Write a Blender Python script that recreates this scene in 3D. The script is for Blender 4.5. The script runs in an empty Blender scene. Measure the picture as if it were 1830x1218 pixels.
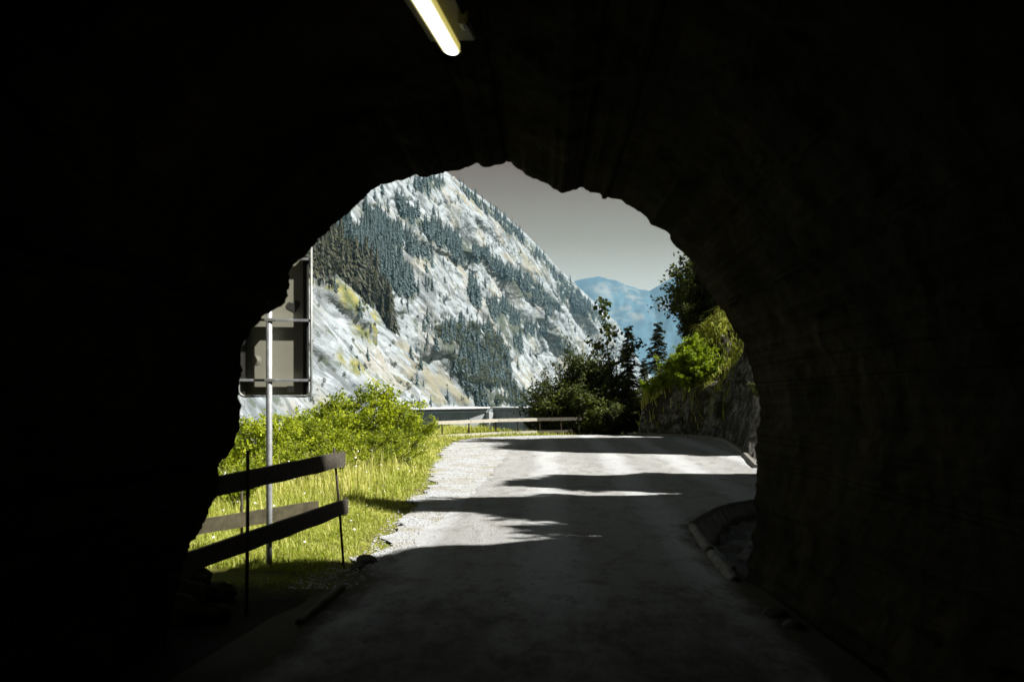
import bpy, math, random
import numpy as np
from mathutils import Vector, Matrix
from mathutils.bvhtree import BVHTree

R = math.radians
rng = np.random.default_rng(7)
random.seed(7)
sc = bpy.context.scene
col = sc.collection

# ------------------------------------------------------------------ camera, sky, sun, exposure
F = 1779.0            # focal length in photograph pixels (35 mm)
CZ = 1.6              # camera height
cam = bpy.data.cameras.new('camera')
cam.lens = 35.0; cam.sensor_width = 36.0
cam.shift_y = 91.0 / 1830.0
cam.clip_start = 0.05; cam.clip_end = 60000
cam.dof.use_dof = True; cam.dof.focus_distance = 22.0; cam.dof.aperture_fstop = 2.8
cam_ob = bpy.data.objects.new('camera', cam); col.objects.link(cam_ob)
cam_ob.location = (0, 0, CZ); cam_ob.rotation_euler = (R(90), 0, 0)
sc.camera = cam_ob

SUN_AZ, SUN_EL = 100.0, 50.0
SD = Vector((math.sin(R(SUN_AZ)) * math.cos(R(SUN_EL)), math.cos(R(SUN_AZ)) * math.cos(R(SUN_EL)), math.sin(R(SUN_EL))))
world = bpy.data.worlds.new('World'); sc.world = world; world.use_nodes = True
wn = world.node_tree.nodes; wl = world.node_tree.links
bg = wn['Background']
sky = wn.new('ShaderNodeTexSky'); sky.sky_type = 'NISHITA'; sky.sun_disc = False
sky.sun_elevation = R(SUN_EL); sky.sun_rotation = R(SUN_AZ); sky.altitude = 1500; sky.dust_density = 2.0
hs = wn.new('ShaderNodeHueSaturation'); hs.inputs['Saturation'].default_value = 0.25
mt = wn.new('ShaderNodeMix'); mt.data_type = 'RGBA'; mt.blend_type = 'MULTIPLY'; mt.inputs[0].default_value = 1.0
mt.inputs[7].default_value = (1.0, 0.95, 0.85, 1)
wl.new(sky.outputs[0], hs.inputs['Color']); wl.new(hs.outputs[0], mt.inputs[6])
# the sky darkens quickly from the bright rim of the valley to the zenith
wtc = wn.new('ShaderNodeTexCoord'); wsp = wn.new('ShaderNodeSeparateXYZ'); wrp = wn.new('ShaderNodeValToRGB'); we = wrp.color_ramp.elements
wl.new(wtc.outputs['Generated'], wsp.inputs[0]); wl.new(wsp.outputs['Z'], wrp.inputs[0])
SKY = [(0.0, (0.95, 0.90, 0.80)), (0.10, (0.88, 0.80, 0.67)), (0.15, (0.47, 0.36, 0.22)), (0.22, (0.25, 0.10, 0.0)), (0.40, (0.14, 0.10, 0.055)), (1.0, (0.10, 0.09, 0.08))]
while len(we) < len(SKY): we.new(0.5)
for q_, (p_, c_) in zip(we, SKY): q_.position = p_; q_.color = (*c_, 1)
mg = wn.new('ShaderNodeMix'); mg.data_type = 'RGBA'; mg.blend_type = 'MULTIPLY'; mg.inputs[0].default_value = 1.0
wl.new(mt.outputs[2], mg.inputs[6]); wl.new(wrp.outputs[0], mg.inputs[7]); wl.new(mg.outputs[2], bg.inputs['Color'])
bg.inputs['Strength'].default_value = 0.065

sun = bpy.data.lights.new('sun', 'SUN'); sun.energy = 5.0; sun.angle = R(0.8); sun.color = (1.0, 0.99, 0.965)
sun_ob = bpy.data.objects.new('sun', sun); col.objects.link(sun_ob)
sun_ob.rotation_euler = SD.to_track_quat('Z', 'Y').to_euler(); sun_ob.location = (40, -8, 60)

sc.view_settings.view_transform = 'Standard'; sc.view_settings.look = 'None'
sc.view_settings.gamma = 1.0; sc.view_settings.use_curve_mapping = False
sc.view_settings.exposure = 1.35
sc.cycles.use_denoising = True
sc.cycles.max_bounces = 8; sc.cycles.diffuse_bounces = 4; sc.cycles.transmission_bounces = 4
sc.cycles.volume_bounces = 0; sc.cycles.sample_clamp_indirect = 6.0

# ------------------------------------------------------------------ helpers
def at(px, py, Y):
    """a point of the place at distance Y along the road, from where it stands in the photograph"""
    return np.array([(px - 915.0) / F * Y, Y, CZ + (700.0 - py) / F * Y])

def _hash(ix, iy, iz, seed):
    h = (ix.astype(np.uint32) * np.uint32(374761393) + iy.astype(np.uint32) * np.uint32(668265263)
         + iz.astype(np.uint32) * np.uint32(2246822519) + np.uint32(seed * 3266489917 & 0xffffffff))
    h = (h ^ (h >> np.uint32(13))) * np.uint32(1274126177)
    h = (h ^ (h >> np.uint32(15))) * np.uint32(2246822519)
    return (h ^ (h >> np.uint32(16))).astype(np.float64) / 4294967295.0

def vnoise(p, seed=0):
    p = np.asarray(p, float); i = np.floor(p).astype(np.int64); f = p - i
    f = f * f * f * (f * (f * 6 - 15) + 10)
    out = 0
    for dx in (0, 1):
        for dy in (0, 1):
            for dz in (0, 1):
                w = (f[..., 0] if dx else 1 - f[..., 0]) * (f[..., 1] if dy else 1 - f[..., 1]) * (f[..., 2] if dz else 1 - f[..., 2])
                out = out + w * _hash(i[..., 0] + dx, i[..., 1] + dy, i[..., 2] + dz, seed)
    return out * 2 - 1

def fbm(p, octv=4, seed=0, ridged=False):
    p = np.asarray(p, float); a = 1.0; s = 0; t = 0
    for k in range(octv):
        n = vnoise(p, seed + k * 17)
        if ridged: n = 1 - 2 * np.abs(n)
        s = s + a * n; t += a; a *= 0.5; p = p * 2.03 + 11.7
    return s / t

def v3(x, y, z=0.0):
    x, y = np.broadcast_arrays(np.asarray(x, float), np.asarray(y, float))
    return np.stack([x, y, np.broadcast_to(np.asarray(z, float), x.shape)], -1)

def mesh(name, V, faces, mats=(), attrs=None, smooth=False, mat_idx=None):
    """V n x 3, faces a list of index arrays (each m x 3 or m x 4)"""
    V = np.asarray(V, np.float32).reshape(-1, 3)
    if isinstance(faces, np.ndarray): faces = [faces]
    faces = [np.asarray(f, np.int32) for f in faces if len(f)]
    m = bpy.data.meshes.new(name)
    m.vertices.add(len(V)); m.vertices.foreach_set('co', V.ravel())
    loops = np.concatenate([f.ravel() for f in faces])
    tot = np.concatenate([np.full(len(f), f.shape[1], np.int32) for f in faces])
    start = np.concatenate([[0], np.cumsum(tot)[:-1]]).astype(np.int32)
    m.loops.add(len(loops)); m.loops.foreach_set('vertex_index', loops)
    m.polygons.add(len(tot)); m.polygons.foreach_set('loop_start', start); m.polygons.foreach_set('loop_total', tot)
    m.polygons.foreach_set('use_smooth', np.full(len(tot), bool(smooth)))
    for k in mats: m.materials.append(k)
    if mat_idx is not None: m.polygons.foreach_set('material_index', np.asarray(mat_idx, np.int32))
    for k, a in (attrs or {}).items():
        a = np.asarray(a, np.float32)
        at_ = m.attributes.new(k, 'FLOAT', 'POINT'); at_.data.foreach_set('value', a.ravel())
    m.update(calc_edges=True); m.validate()
    return m

def grid_faces(nu, nv):
    i = np.arange(nu - 1)[:, None] * nv + np.arange(nv - 1)[None]
    return np.stack([i, i + nv, i + nv + 1, i + 1], -1).reshape(-1, 4)

def obj(name, me, parent=None, loc=None, rot=None, scale=None):
    o = bpy.data.objects.new(name, me); col.objects.link(o)
    if parent is not None: o.parent = parent
    if loc is not None: o.location = loc
    if rot is not None: o.rotation_euler = rot
    if scale is not None: o.scale = scale if hasattr(scale, '__len__') else (scale,) * 3
    return o

def tag(o, label=None, cat=None, group=None, kind=None):
    for k, v in (('label', label), ('category', cat), ('group', group), ('kind', kind)):
        if v: o[k] = v
    return o

def thing(name, label, cat, loc=(0, 0, 0), rz=0.0, group=None, scale=None):
    o = obj(name, None, None, loc, (0, 0, rz), scale); o.empty_display_size = 0.2
    return tag(o, label, cat, group)

def dup(root, loc, rz, scale, label, group=None):
    r = root.copy(); col.objects.link(r); r.location = loc; r.rotation_euler = (0, 0, rz); r.scale = (scale,) * 3
    r['label'] = label
    if group: r['group'] = group
    elif 'group' in r.keys(): del r['group']
    for ch in list(root.children):
        c = ch.copy(); col.objects.link(c); c.parent = r
        for g in list(ch.children):
            d = g.copy(); col.objects.link(d); d.parent = c
    return r

class MB:
    """collects boxes, tubes and sheets into one mesh"""
    def __init__(s): s.V = []; s.Q = []; s.T = []; s.n = 0; s.A = []
    def add(s, V, Q=None, T=None, a=0.0):
        V = np.asarray(V, float).reshape(-1, 3)
        if Q is not None and len(Q): s.Q.append(np.asarray(Q, int) + s.n)
        if T is not None and len(T): s.T.append(np.asarray(T, int) + s.n)
        s.V.append(V); s.n += len(V); s.A.append(np.broadcast_to(np.asarray(a, float), (len(V),)))
        return s
    def box(s, c, d, M=None, ch=0.0, a=0.0):
        c = np.asarray(c, float); d = np.asarray(d, float) / 2
        if ch <= 0: ch = min(d) * 0.12
        ch = min(ch, min(d) * 0.45)
        V = []
        for sx in (-1, 1):
            for sy in (-1, 1):
                for sz in (-1, 1):
                    V += [(sx * (d[0] - ch), sy * (d[1] - ch), sz * d[2]), (sx * (d[0] - ch), sy * d[1], sz * (d[2] - ch)), (sx * d[0], sy * (d[1] - ch), sz * (d[2] - ch))]
        V = np.array(V)
        ix = lambda sx, sy, sz, k: ((sx * 2 + sy) * 2 + sz) * 3 + k
        Q, T = [], []
        for z, fl in ((0, 1), (1, 0)):
            for k, order in ((0, lambda p, q: (p, q, z)), (1, lambda p, q: (q, z, p)), (2, lambda p, q: (z, p, q))):
                q = [ix(*order(*pq), k) for pq in ((0, 0), (1, 0), (1, 1), (0, 1))]
                Q.append(q[::-1] if fl else q)
        for p in (0, 1):
            for q in (0, 1):
                Q.append([ix(0, p, q, 0), ix(1, p, q, 0), ix(1, p, q, 1), ix(0, p, q, 1)])
                Q.append([ix(p, 0, q, 0), ix(p, 1, q, 0), ix(p, 1, q, 2), ix(p, 0, q, 2)])
                Q.append([ix(p, q, 0, 1), ix(p, q, 1, 1), ix(p, q, 1, 2), ix(p, q, 0, 2)])
        for a_ in (0, 1):
            for b_ in (0, 1):
                for c_ in (0, 1): T.append([ix(a_, b_, c_, 0), ix(a_, b_, c_, 1), ix(a_, b_, c_, 2)])
        if M is not None: V = V @ np.asarray(M).T
        return s.add(V + c, Q, T, a)
    def tube(s, P, r, n=8, cap=True, a=0.0):
        P = np.asarray(P, float); k = len(P); r = np.broadcast_to(np.asarray(r, float), (k,))
        t = np.gradient(P, axis=0); t /= np.linalg.norm(t, axis=1)[:, None] + 1e-9
        ref = np.array([0, 0, 1.0]) if abs(t[0][2]) < 0.9 else np.array([1.0, 0, 0])
        u = np.cross(t, ref); u /= np.linalg.norm(u, axis=1)[:, None] + 1e-9; w = np.cross(t, u)
        an = np.arange(n) * 2 * np.pi / n
        V = P[:, None] + r[:, None, None] * (np.cos(an)[None, :, None] * u[:, None] + np.sin(an)[None, :, None] * w[:, None])
        Q = []
        for i in range(k - 1):
            for j in range(n): Q.append([i * n + j, i * n + (j + 1) % n, (i + 1) * n + (j + 1) % n, (i + 1) * n + j])
        V = V.reshape(-1, 3); T = []
        if cap:
            V = np.vstack([V, P[:1], P[-1:]])
            for j in range(n):
                T.append([k * n, (j + 1) % n, j]); T.append([k * n + 1, (k - 1) * n + j, (k - 1) * n + (j + 1) % n])
        return s.add(V, Q, T, a)
    def mesh(s, name, mat, smooth=False):
        fs = []
        if s.Q: fs.append(np.concatenate(s.Q))
        if s.T: fs.append(np.concatenate(s.T))
        me = mesh(name, np.concatenate(s.V), fs, [mat], {'var': np.concatenate(s.A)}, smooth)
        import bmesh
        b = bmesh.new(); b.from_mesh(me); bmesh.ops.recalc_face_normals(b, faces=b.faces); b.to_mesh(me); b.free()
        return me

def basis(ax, up=(0, 0, 1)):
    """columns: along ax, across, up"""
    x = np.asarray(ax, float); x = x / np.linalg.norm(x)
    y = np.cross(np.asarray(up, float), x); y /= np.linalg.norm(y)
    return np.stack([x, y, np.cross(x, y)], 1)

# ------------------------------------------------------------------ materials
class NT:
    def __init__(s, name):
        s.m = bpy.data.materials.new(name); s.m.use_nodes = True
        s.t = s.m.node_tree; s.n = s.t.nodes; s.b = s.n['Principled BSDF']; s.out = s.n['Material Output']
        s.b.inputs['Specular IOR Level'].default_value = 0.25
    def L(s, a, b): s.t.links.new(a, b)
    def tc(s, kind='Object'): return s.n.new('ShaderNodeTexCoord').outputs[kind]
    def mapping(s, vec, scale=(1, 1, 1), rot=(0, 0, 0)):
        k = s.n.new('ShaderNodeMapping'); k.inputs['Scale'].default_value = scale; k.inputs['Rotation'].default_value = rot
        s.L(vec, k.inputs[0]); return k.outputs[0]
    def noise(s, vec, scale, detail=5, rough=0.6, dist=0.0):
        k = s.n.new('ShaderNodeTexNoise'); k.inputs['Scale'].default_value = scale; k.inputs['Detail'].default_value = detail
        k.inputs['Roughness'].default_value = rough; k.inputs['Distortion'].default_value = dist
        if vec is not None: s.L(vec, k.inputs['Vector'])
        return k.outputs['Fac']
    def voro(s, vec, scale, feature='F1', out='Distance'):
        k = s.n.new('ShaderNodeTexVoronoi'); k.feature = feature; k.inputs['Scale'].default_value = scale
        s.L(vec, k.inputs['Vector']); return k.outputs[out]
    def ramp(s, fac, stops):
        k = s.n.new('ShaderNodeValToRGB'); e = k.color_ramp.elements
        while len(e) < len(stops): e.new(0.5)
        for q, (p, c) in zip(e, stops):
            q.position = p; q.color = (c, c, c, 1) if not hasattr(c, '__len__') else (*c, 1)
        s.L(fac, k.inputs[0]); return k.outputs[0]
    def mix(s, fac, a, b, mode='MIX'):
        k = s.n.new('ShaderNodeMix'); k.data_type = 'RGBA'; k.blend_type = mode
        for q, sock in ((fac, 0), (a, 6), (b, 7)):
            if isinstance(q, (int, float)): k.inputs[sock].default_value = q if sock == 0 else (q, q, q, 1)
            elif hasattr(q, '__len__'): k.inputs[sock].default_value = (*q, 1)
            else: s.L(q, k.inputs[sock])
        return k.outputs[2]
    def math(s, op, a, b=0.0):
        k = s.n.new('ShaderNodeMath'); k.operation = op
        for i, q in enumerate((a, b)):
            if isinstance(q, (int, float)): k.inputs[i].default_value = q
            else: s.L(q, k.inputs[i])
        return k.outputs[0]
    def attr(s, name):
        k = s.n.new('ShaderNodeAttribute'); k.attribute_name = name; return k.outputs['Fac']
    def bump(s, h, dist=0.02, strength=1.0):
        k = s.n.new('ShaderNodeBump'); k.inputs['Distance'].default_value = dist; k.inputs['Strength'].default_value = strength
        s.L(h, k.inputs['Height']); s.L(k.outputs[0], s.b.inputs['Normal']); return k
    def base(s, c, rough=0.85, metal=0.0):
        if hasattr(c, '__len__'): s.b.inputs['Base Color'].default_value = (*c, 1)
        else: s.L(c, s.b.inputs['Base Color'])
        s.b.inputs['Roughness'].default_value = rough; s.b.inputs['Metallic'].default_value = metal
        return s

def simple(name, c1, c2, scale=8.0, rough=0.8, metal=0.0, bump=0.0, detail=5, stretch=(1, 1, 1)):
    t = NT(name); v = t.mapping(t.tc(), stretch); n = t.noise(v, scale, detail, 0.65)
    t.base(t.mix(t.ramp(n, [(0.3, 0.0), (0.7, 1.0)]), c1, c2), rough, metal)
    if bump: t.bump(n, bump)
    return t.m

def leaf_mat(name, dark, light, trans=0.45, tint=(1.0, 1.05, 0.5)):
    t = NT(name); v = t.attr('var')
    c = t.ramp(v, [(0.0, dark), (1.0, light)])
    t.base(c, 0.65)
    tr = t.n.new('ShaderNodeBsdfTranslucent'); t.L(t.mix(1.0, c, tint, 'MULTIPLY'), tr.inputs[0])
    ms = t.n.new('ShaderNodeMixShader'); ms.inputs[0].default_value = trans
    t.L(t.b.outputs[0], ms.inputs[1]); t.L(tr.outputs[0], ms.inputs[2]); t.L(ms.outputs[0], t.out.inputs[0])
    return t.m

M = {}
def mats():
    # dark tunnel rock
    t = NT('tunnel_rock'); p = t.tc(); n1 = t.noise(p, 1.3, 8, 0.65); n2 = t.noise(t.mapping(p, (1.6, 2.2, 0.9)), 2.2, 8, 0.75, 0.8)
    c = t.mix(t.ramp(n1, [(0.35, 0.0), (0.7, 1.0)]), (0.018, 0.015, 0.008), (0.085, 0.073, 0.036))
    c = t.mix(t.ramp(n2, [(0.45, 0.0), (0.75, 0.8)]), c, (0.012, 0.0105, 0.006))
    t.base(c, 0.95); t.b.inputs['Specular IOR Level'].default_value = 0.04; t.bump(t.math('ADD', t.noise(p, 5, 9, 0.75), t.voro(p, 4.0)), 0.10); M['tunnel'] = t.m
    # outdoor cliff
    t = NT('bank_rock'); p = t.tc(); n1 = t.noise(p, 0.9, 8, 0.7, 0.5); n2 = t.noise(t.mapping(p, (1, 1, 0.7)), 1.9, 9, 0.78, 0.6)
    c = t.mix(t.ramp(n2, [(0.35, 0.0), (0.65, 1.0)]), (0.022, 0.019, 0.011), (0.25, 0.23, 0.20))
    n3 = t.noise(p, 3.2, 10, 0.82, 0.6); c = t.mix(t.ramp(n3, [(0.49, 0.0), (0.57, 0.9)]), c, (0.50, 0.48, 0.44)); c = t.mix(t.ramp(n3, [(0.38, 0.9), (0.46, 0.0)]), c, (0.012, 0.010, 0.006)); c = t.mix(t.ramp(n1, [(0.47, 0.0), (0.56, 0.9)]), c, (0.045, 0.036, 0.012))
    t.base(c, 0.9); t.bump(t.math('ADD', n2, t.noise(p, 4, 9, 0.8)), 0.5); M['bank'] = t.m
    # near ground: dirt and moss below the grass
    t = NT('verge_soil'); p = t.tc(); n = t.noise(p, 2.5, 8, 0.7)
    sy = t.n.new('ShaderNodeSeparateXYZ'); t.L(p, sy.inputs[0])
    ins = t.ramp(t.math('ADD', t.math('MULTIPLY', sy.outputs[1], 0.1), t.math('MULTIPLY', n, 0.1)), [(0.82, 1.0), (0.89, 0.0)])  # inside the tunnel: bare earth, shade added by its near-black colour
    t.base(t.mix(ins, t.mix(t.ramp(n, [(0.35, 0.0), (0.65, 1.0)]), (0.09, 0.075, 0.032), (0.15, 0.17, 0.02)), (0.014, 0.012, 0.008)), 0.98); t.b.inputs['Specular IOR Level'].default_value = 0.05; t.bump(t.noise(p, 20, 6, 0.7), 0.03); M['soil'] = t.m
    # valley
    M['valley'] = simple('valley_meadow', (0.05, 0.06, 0.03), (0.11, 0.11, 0.06), 0.01, 0.95)
    # road: dusty pale asphalt
    t = NT('dusty_asphalt'); p = t.tc(); big = t.noise(t.mapping(p, (1.1, 0.16, 1)), 1.0, 6, 0.6, 0.4); mid = t.noise(t.mapping(p, (1, 0.45, 1)), 3.0, 10, 0.78)
    fine = t.noise(p, 60, 4, 0.7)
    c = t.mix(t.ramp(big, [(0.3, 0.0), (0.7, 1.0)]), (0.35, 0.35, 0.338), (0.50, 0.50, 0.485))
    c = t.mix(t.ramp(mid, [(0.50, 0.0), (0.64, 0.75)]), c, (0.20, 0.183, 0.155)); grit = t.noise(t.mapping(p, (1, 0.6, 1)), 22, 6, 0.8); c = t.mix(t.ramp(grit, [(0.56, 0.0), (0.66, 0.8)]), c, (0.11, 0.10, 0.085)); c = t.mix(t.ramp(grit, [(0.34, 0.6), (0.44, 0.0)]), c, (0.50, 0.49, 0.465))
    c = t.mix(t.ramp(fine, [(0.3, 0.28), (0.55, 0.0)]), c, (0.12, 0.11, 0.10))
    sx = t.n.new('ShaderNodeSeparateXYZ'); t.L(p, sx.inputs[0])
    wx = t.math('ADD', sx.outputs[0], t.math('MULTIPLY', sx.outputs[1], -0.035)); wob = t.noise(t.mapping(p, (0.6, 0.25, 1)), 1.0, 4, 0.6)
    tr = t.math('SINE', t.math('ADD', t.math('MULTIPLY', wx, 4.2), t.math('MULTIPLY', wob, 3.0)))
    c = t.mix(t.ramp(tr, [(0.40, 0.0), (0.95, 0.5)]), c, (0.54, 0.54, 0.525)); c = t.mix(t.ramp(tr, [(0.0, 0.32), (0.4, 0.0)]), c, (0.20, 0.182, 0.15))
    k = t.voro(t.mapping(p, (1, 0.6, 1)), 5.0); 
    c = t.mix(t.ramp(k, [(0.05, 0.85), (0.10, 0.0)]), c, (0.10, 0.09, 0.08))
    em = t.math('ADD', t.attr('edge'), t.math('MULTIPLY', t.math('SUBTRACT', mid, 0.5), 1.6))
    c = t.mix(t.ramp(em, [(0.2, 0.0), (0.85, 1.0)]), c, t.mix(mid, (0.03, 0.0255, 0.015), (0.125, 0.108, 0.074)))  # edge attribute: soil along the borders, painted shade inside the tunnel
    t.base(c, 0.95); t.b.inputs['Specular IOR Level'].default_value = 0.1; t.bump(t.math('ADD', t.math('MULTIPLY', fine, 0.7), mid), 0.05); M['road'] = t.m
    # gravel
    t = NT('limestone_gravel'); p = t.tc(); cell = t.voro(p, 75, 'F1', 'Color'); d = t.voro(p, 75)
    sep = t.n.new('ShaderNodeSeparateColor'); t.L(cell, sep.inputs[0])
    c = t.ramp(sep.outputs[0], [(0.0, (0.20, 0.20, 0.195)), (0.3, (0.38, 0.385, 0.385)), (1.0, (0.53, 0.535, 0.535))])
    c = t.mix(t.ramp(t.noise(p, 1.5, 6, 0.7), [(0.45, 0.0), (0.62, 0.7)]), c, (0.28, 0.24, 0.15))
    t.base(c, 0.9); t.bump(d, 0.02, 0.9); M['gravel'] = t.m
    # mountain limestone, painted with where rock, dry turf, green turf and wood floor lie
    t = NT('limestone_face'); p = t.tc()
    e1 = Vector((0.174 * 0.60 + 0.985 * 0.80 * 0.577, 0.985 * 0.60 - 0.174 * 0.80 * 0.577, -0.80)).normalized()
    e2 = Vector((0.985, -0.174, 0.5)); e2 = (e2 - e1 * e2.dot(e1)).normalized(); e3 = e1.cross(e2)
    st = t.mapping(p, (1, 1, 1), tuple(Matrix((e1, e2, e3)).to_euler()))
    wv = t.n.new('ShaderNodeVectorMath'); wv.operation = 'MULTIPLY_ADD'; nz_ = t.n.new('ShaderNodeTexNoise'); nz_.inputs['Scale'].default_value = 0.02; nz_.inputs['Detail'].default_value = 4
    t.L(st, nz_.inputs['Vector']); t.L(nz_.outputs['Color'], wv.inputs[0]); wv.inputs[1].default_value = (30, 30, 30); t.L(st, wv.inputs[2]); sw = wv.outputs[0]
    bed = t.noise(t.mapping(sw, (0.012, 0.032, 0.032)), 1.0, 6, 0.62); blot = t.noise(p, 0.016, 6, 0.6); fine = t.noise(p, 0.12, 6, 0.65)
    s1 = t.noise(t.mapping(sw, (0.030, 0.085, 0.085)), 1.0, 5, 0.6); s2 = t.noise(t.mapping(sw, (0.085, 0.17, 0.17)), 1.0, 4, 0.6); zone = t.noise(p, 0.02, 3, 0.5); spot = t.noise(p, 0.10, 3, 0.5)
    c = t.mix(t.ramp(bed, [(0.36, 0.0), (0.60, 1.0)]), (0.18, 0.20, 0.207), (0.275, 0.30, 0.308))
    c = t.mix(t.ramp(s1, [(0.34, 0.7), (0.42, 0.0)]), c, (0.34, 0.365, 0.37))
    c = t.mix(t.ramp(blot, [(0.52, 0.0), (0.62, 0.65)]), c, (0.235, 0.205, 0.145))
    c = t.mix(t.math('MULTIPLY', t.ramp(s1, [(0.54, 0.0), (0.60, 1.0)]), t.ramp(zone, [(0.35, 0.25), (0.6, 0.9)])), c, (0.115, 0.125, 0.125))
    c = t.mix(t.ramp(s2, [(0.57, 0.0), (0.62, 0.85)]), c, (0.085, 0.10, 0.085)); c = t.mix(t.ramp(s2, [(0.36, 0.6), (0.42, 0.0)]), c, (0.36, 0.385, 0.39))
    j1 = t.voro(t.mapping(sw, (0.006, 0.026, 0.026)), 1.0, 'DISTANCE_TO_EDGE')
    c = t.mix(t.ramp(j1, [(0.02, 0.75), (0.07, 0.0)]), c, (0.085, 0.095, 0.095))
    c = t.mix(t.ramp(spot, [(0.60, 0.0), (0.66, 0.9)]), c, (0.07, 0.085, 0.06))
    edge = t.noise(p, 0.045, 5, 0.6); edge2 = t.noise(t.mapping(st, (0.02, 0.06, 0.06)), 1.0, 5, 0.6)
    def mask(a, e, lo, hi): return t.math('MULTIPLY', t.attr(a), t.ramp(e, [(lo, 0.0), (hi, 1.0)]))
    c = t.mix(mask('dry', edge2, 0.48, 0.56), c, t.mix(fine, (0.225, 0.195, 0.125), (0.15, 0.14, 0.08)))
    c = t.mix(mask('turf', edge, 0.49, 0.57), c, t.mix(t.ramp(fine, [(0.42, 0.0), (0.58, 1.0)]), (0.20, 0.185, 0.055), (0.075, 0.085, 0.03)))
    c = t.mix(mask('wood', edge, 0.42, 0.50), c, (0.055, 0.065, 0.045))
    t.base(c, 0.95); t.bump(t.math('ADD', s1, t.math('MULTIPLY', fine, 0.6)), 4.5, 0.9); M['mountain'] = t.m
    # far mountain, haze blue put into its slope colour
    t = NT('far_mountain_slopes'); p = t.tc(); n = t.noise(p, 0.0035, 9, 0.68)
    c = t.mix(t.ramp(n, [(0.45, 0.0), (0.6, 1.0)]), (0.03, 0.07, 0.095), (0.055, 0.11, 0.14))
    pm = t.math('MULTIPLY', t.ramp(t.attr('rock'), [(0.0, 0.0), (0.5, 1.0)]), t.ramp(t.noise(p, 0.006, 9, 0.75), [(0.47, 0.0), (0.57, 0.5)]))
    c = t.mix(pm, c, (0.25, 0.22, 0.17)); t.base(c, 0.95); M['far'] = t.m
    # foliage
    M['spruce_far'] = leaf_mat('spruce_needles_hazed', (0.030, 0.055, 0.060), (0.075, 0.112, 0.105), 0.12)  # blue of the distant haze partly put into the needle colour
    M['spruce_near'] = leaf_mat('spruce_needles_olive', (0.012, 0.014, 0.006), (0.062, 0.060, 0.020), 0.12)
    M['spruce'] = leaf_mat('spruce_needles', (0.012, 0.020, 0.010), (0.050, 0.062, 0.020), 0.2)
    M['beech'] = leaf_mat('broadleaf_leaves_far', (0.035, 0.050, 0.030), (0.095, 0.100, 0.048), 0.2)
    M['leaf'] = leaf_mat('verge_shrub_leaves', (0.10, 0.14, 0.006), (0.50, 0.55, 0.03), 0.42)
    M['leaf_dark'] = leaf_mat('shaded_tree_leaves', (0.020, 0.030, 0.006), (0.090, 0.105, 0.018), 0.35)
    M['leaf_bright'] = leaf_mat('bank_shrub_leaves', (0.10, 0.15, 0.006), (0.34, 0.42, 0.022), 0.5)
    M['grass'] = leaf_mat('verge_grass', (0.23, 0.29, 0.010), (0.72, 0.66, 0.24), 0.42)
    M['bark'] = simple('bark', (0.045, 0.037, 0.027), (0.11, 0.095, 0.075), 14, 0.9, 0, 0.02)
    M['petal'] = simple('white_petals', (0.75, 0.75, 0.70), (0.85, 0.84, 0.8), 3, 0.7)
    # metals, timber, concrete
    M['galv'] = simple('galvanised_steel', (0.24, 0.245, 0.24), (0.42, 0.425, 0.415), 16, 0.5, 0.4)
    M['galv_dull'] = simple('dull_galvanised_steel', (0.20, 0.20, 0.18), (0.30, 0.30, 0.27), 18, 0.5, 0.4)
    M['plate'] = simple('sign_back_aluminium', (0.26, 0.25, 0.185), (0.30, 0.29, 0.22), 4, 0.55, 0.15)
    M['flange'] = simple('dark_sign_frame', (0.035, 0.034, 0.028), (0.06, 0.058, 0.048), 12, 0.6, 0.2)
    M['sticker_dark'] = simple('dark_sticker', (0.03, 0.03, 0.026), (0.05, 0.048, 0.04), 20, 0.6)
    M['sticker_white'] = simple('pale_sticker', (0.55, 0.55, 0.50), (0.65, 0.65, 0.6), 40, 0.6)
    t = NT('weathered_boards'); p = t.tc(); n = t.noise(t.mapping(p, (1.2, 14, 14)), 2.0, 7, 0.7)
    t.base(t.mix(t.ramp(n, [(0.3, 0.0), (0.7, 1.0)]), (0.035, 0.03, 0.022), (0.11, 0.095, 0.07)), 0.85); t.bump(n, 0.008); M['board'] = t.m
    M['old_board'] = simple('mossy_board', (0.035, 0.03, 0.017), (0.085, 0.072, 0.04), 9, 0.9, 0, 0.006)
    t = NT('sunbleached_boards'); p = t.tc(); n = t.noise(t.mapping(p, (1.2, 10, 10)), 2.0, 7, 0.7)
    t.base(t.mix(t.ramp(n, [(0.3, 0.0), (0.7, 1.0)]), (0.30, 0.27, 0.20), (0.48, 0.45, 0.38)), 0.85); M['pale_board'] = t.m
    M['rod'] = simple('rusty_rod', (0.03, 0.024, 0.018), (0.075, 0.055, 0.04), 30, 0.7, 0.3)
    M['concrete'] = simple('dam_concrete', (0.20, 0.205, 0.20), (0.30, 0.305, 0.295), 0.6, 0.9, 0, 0, 7, (1, 1, 0.25))
    M['concrete_pale'] = simple('pale_concrete', (0.42, 0.42, 0.40), (0.52, 0.52, 0.50), 0.8, 0.9)
    M['kerb'] = simple('kerb_stone', (0.06, 0.055, 0.044), (0.24, 0.225, 0.195), 11, 0.9, 0, 0.02)
    M['pale_stone'] = simple('pale_stone', (0.24, 0.24, 0.23), (0.55, 0.55, 0.54), 7, 0.9)
    M['stone'] = simple('loose_stone', (0.05, 0.047, 0.038), (0.13, 0.125, 0.11), 7, 0.9, 0, 0.02)
    t = NT('drain_concrete'); p = t.tc(); n = t.noise(t.mapping(p, (6, 1, 1), (0, 0, R(35))), 2.0, 6, 0.7)
    t.base(t.mix(n, (0.05, 0.045, 0.034), (0.16, 0.15, 0.125)), 0.75); t.bump(n, 0.04); M['drain'] = t.m
    t = NT('stream_water'); p = t.tc(); t.base((0.05, 0.05, 0.042), 0.08); t.b.inputs['Specular IOR Level'].default_value = 0.9
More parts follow.
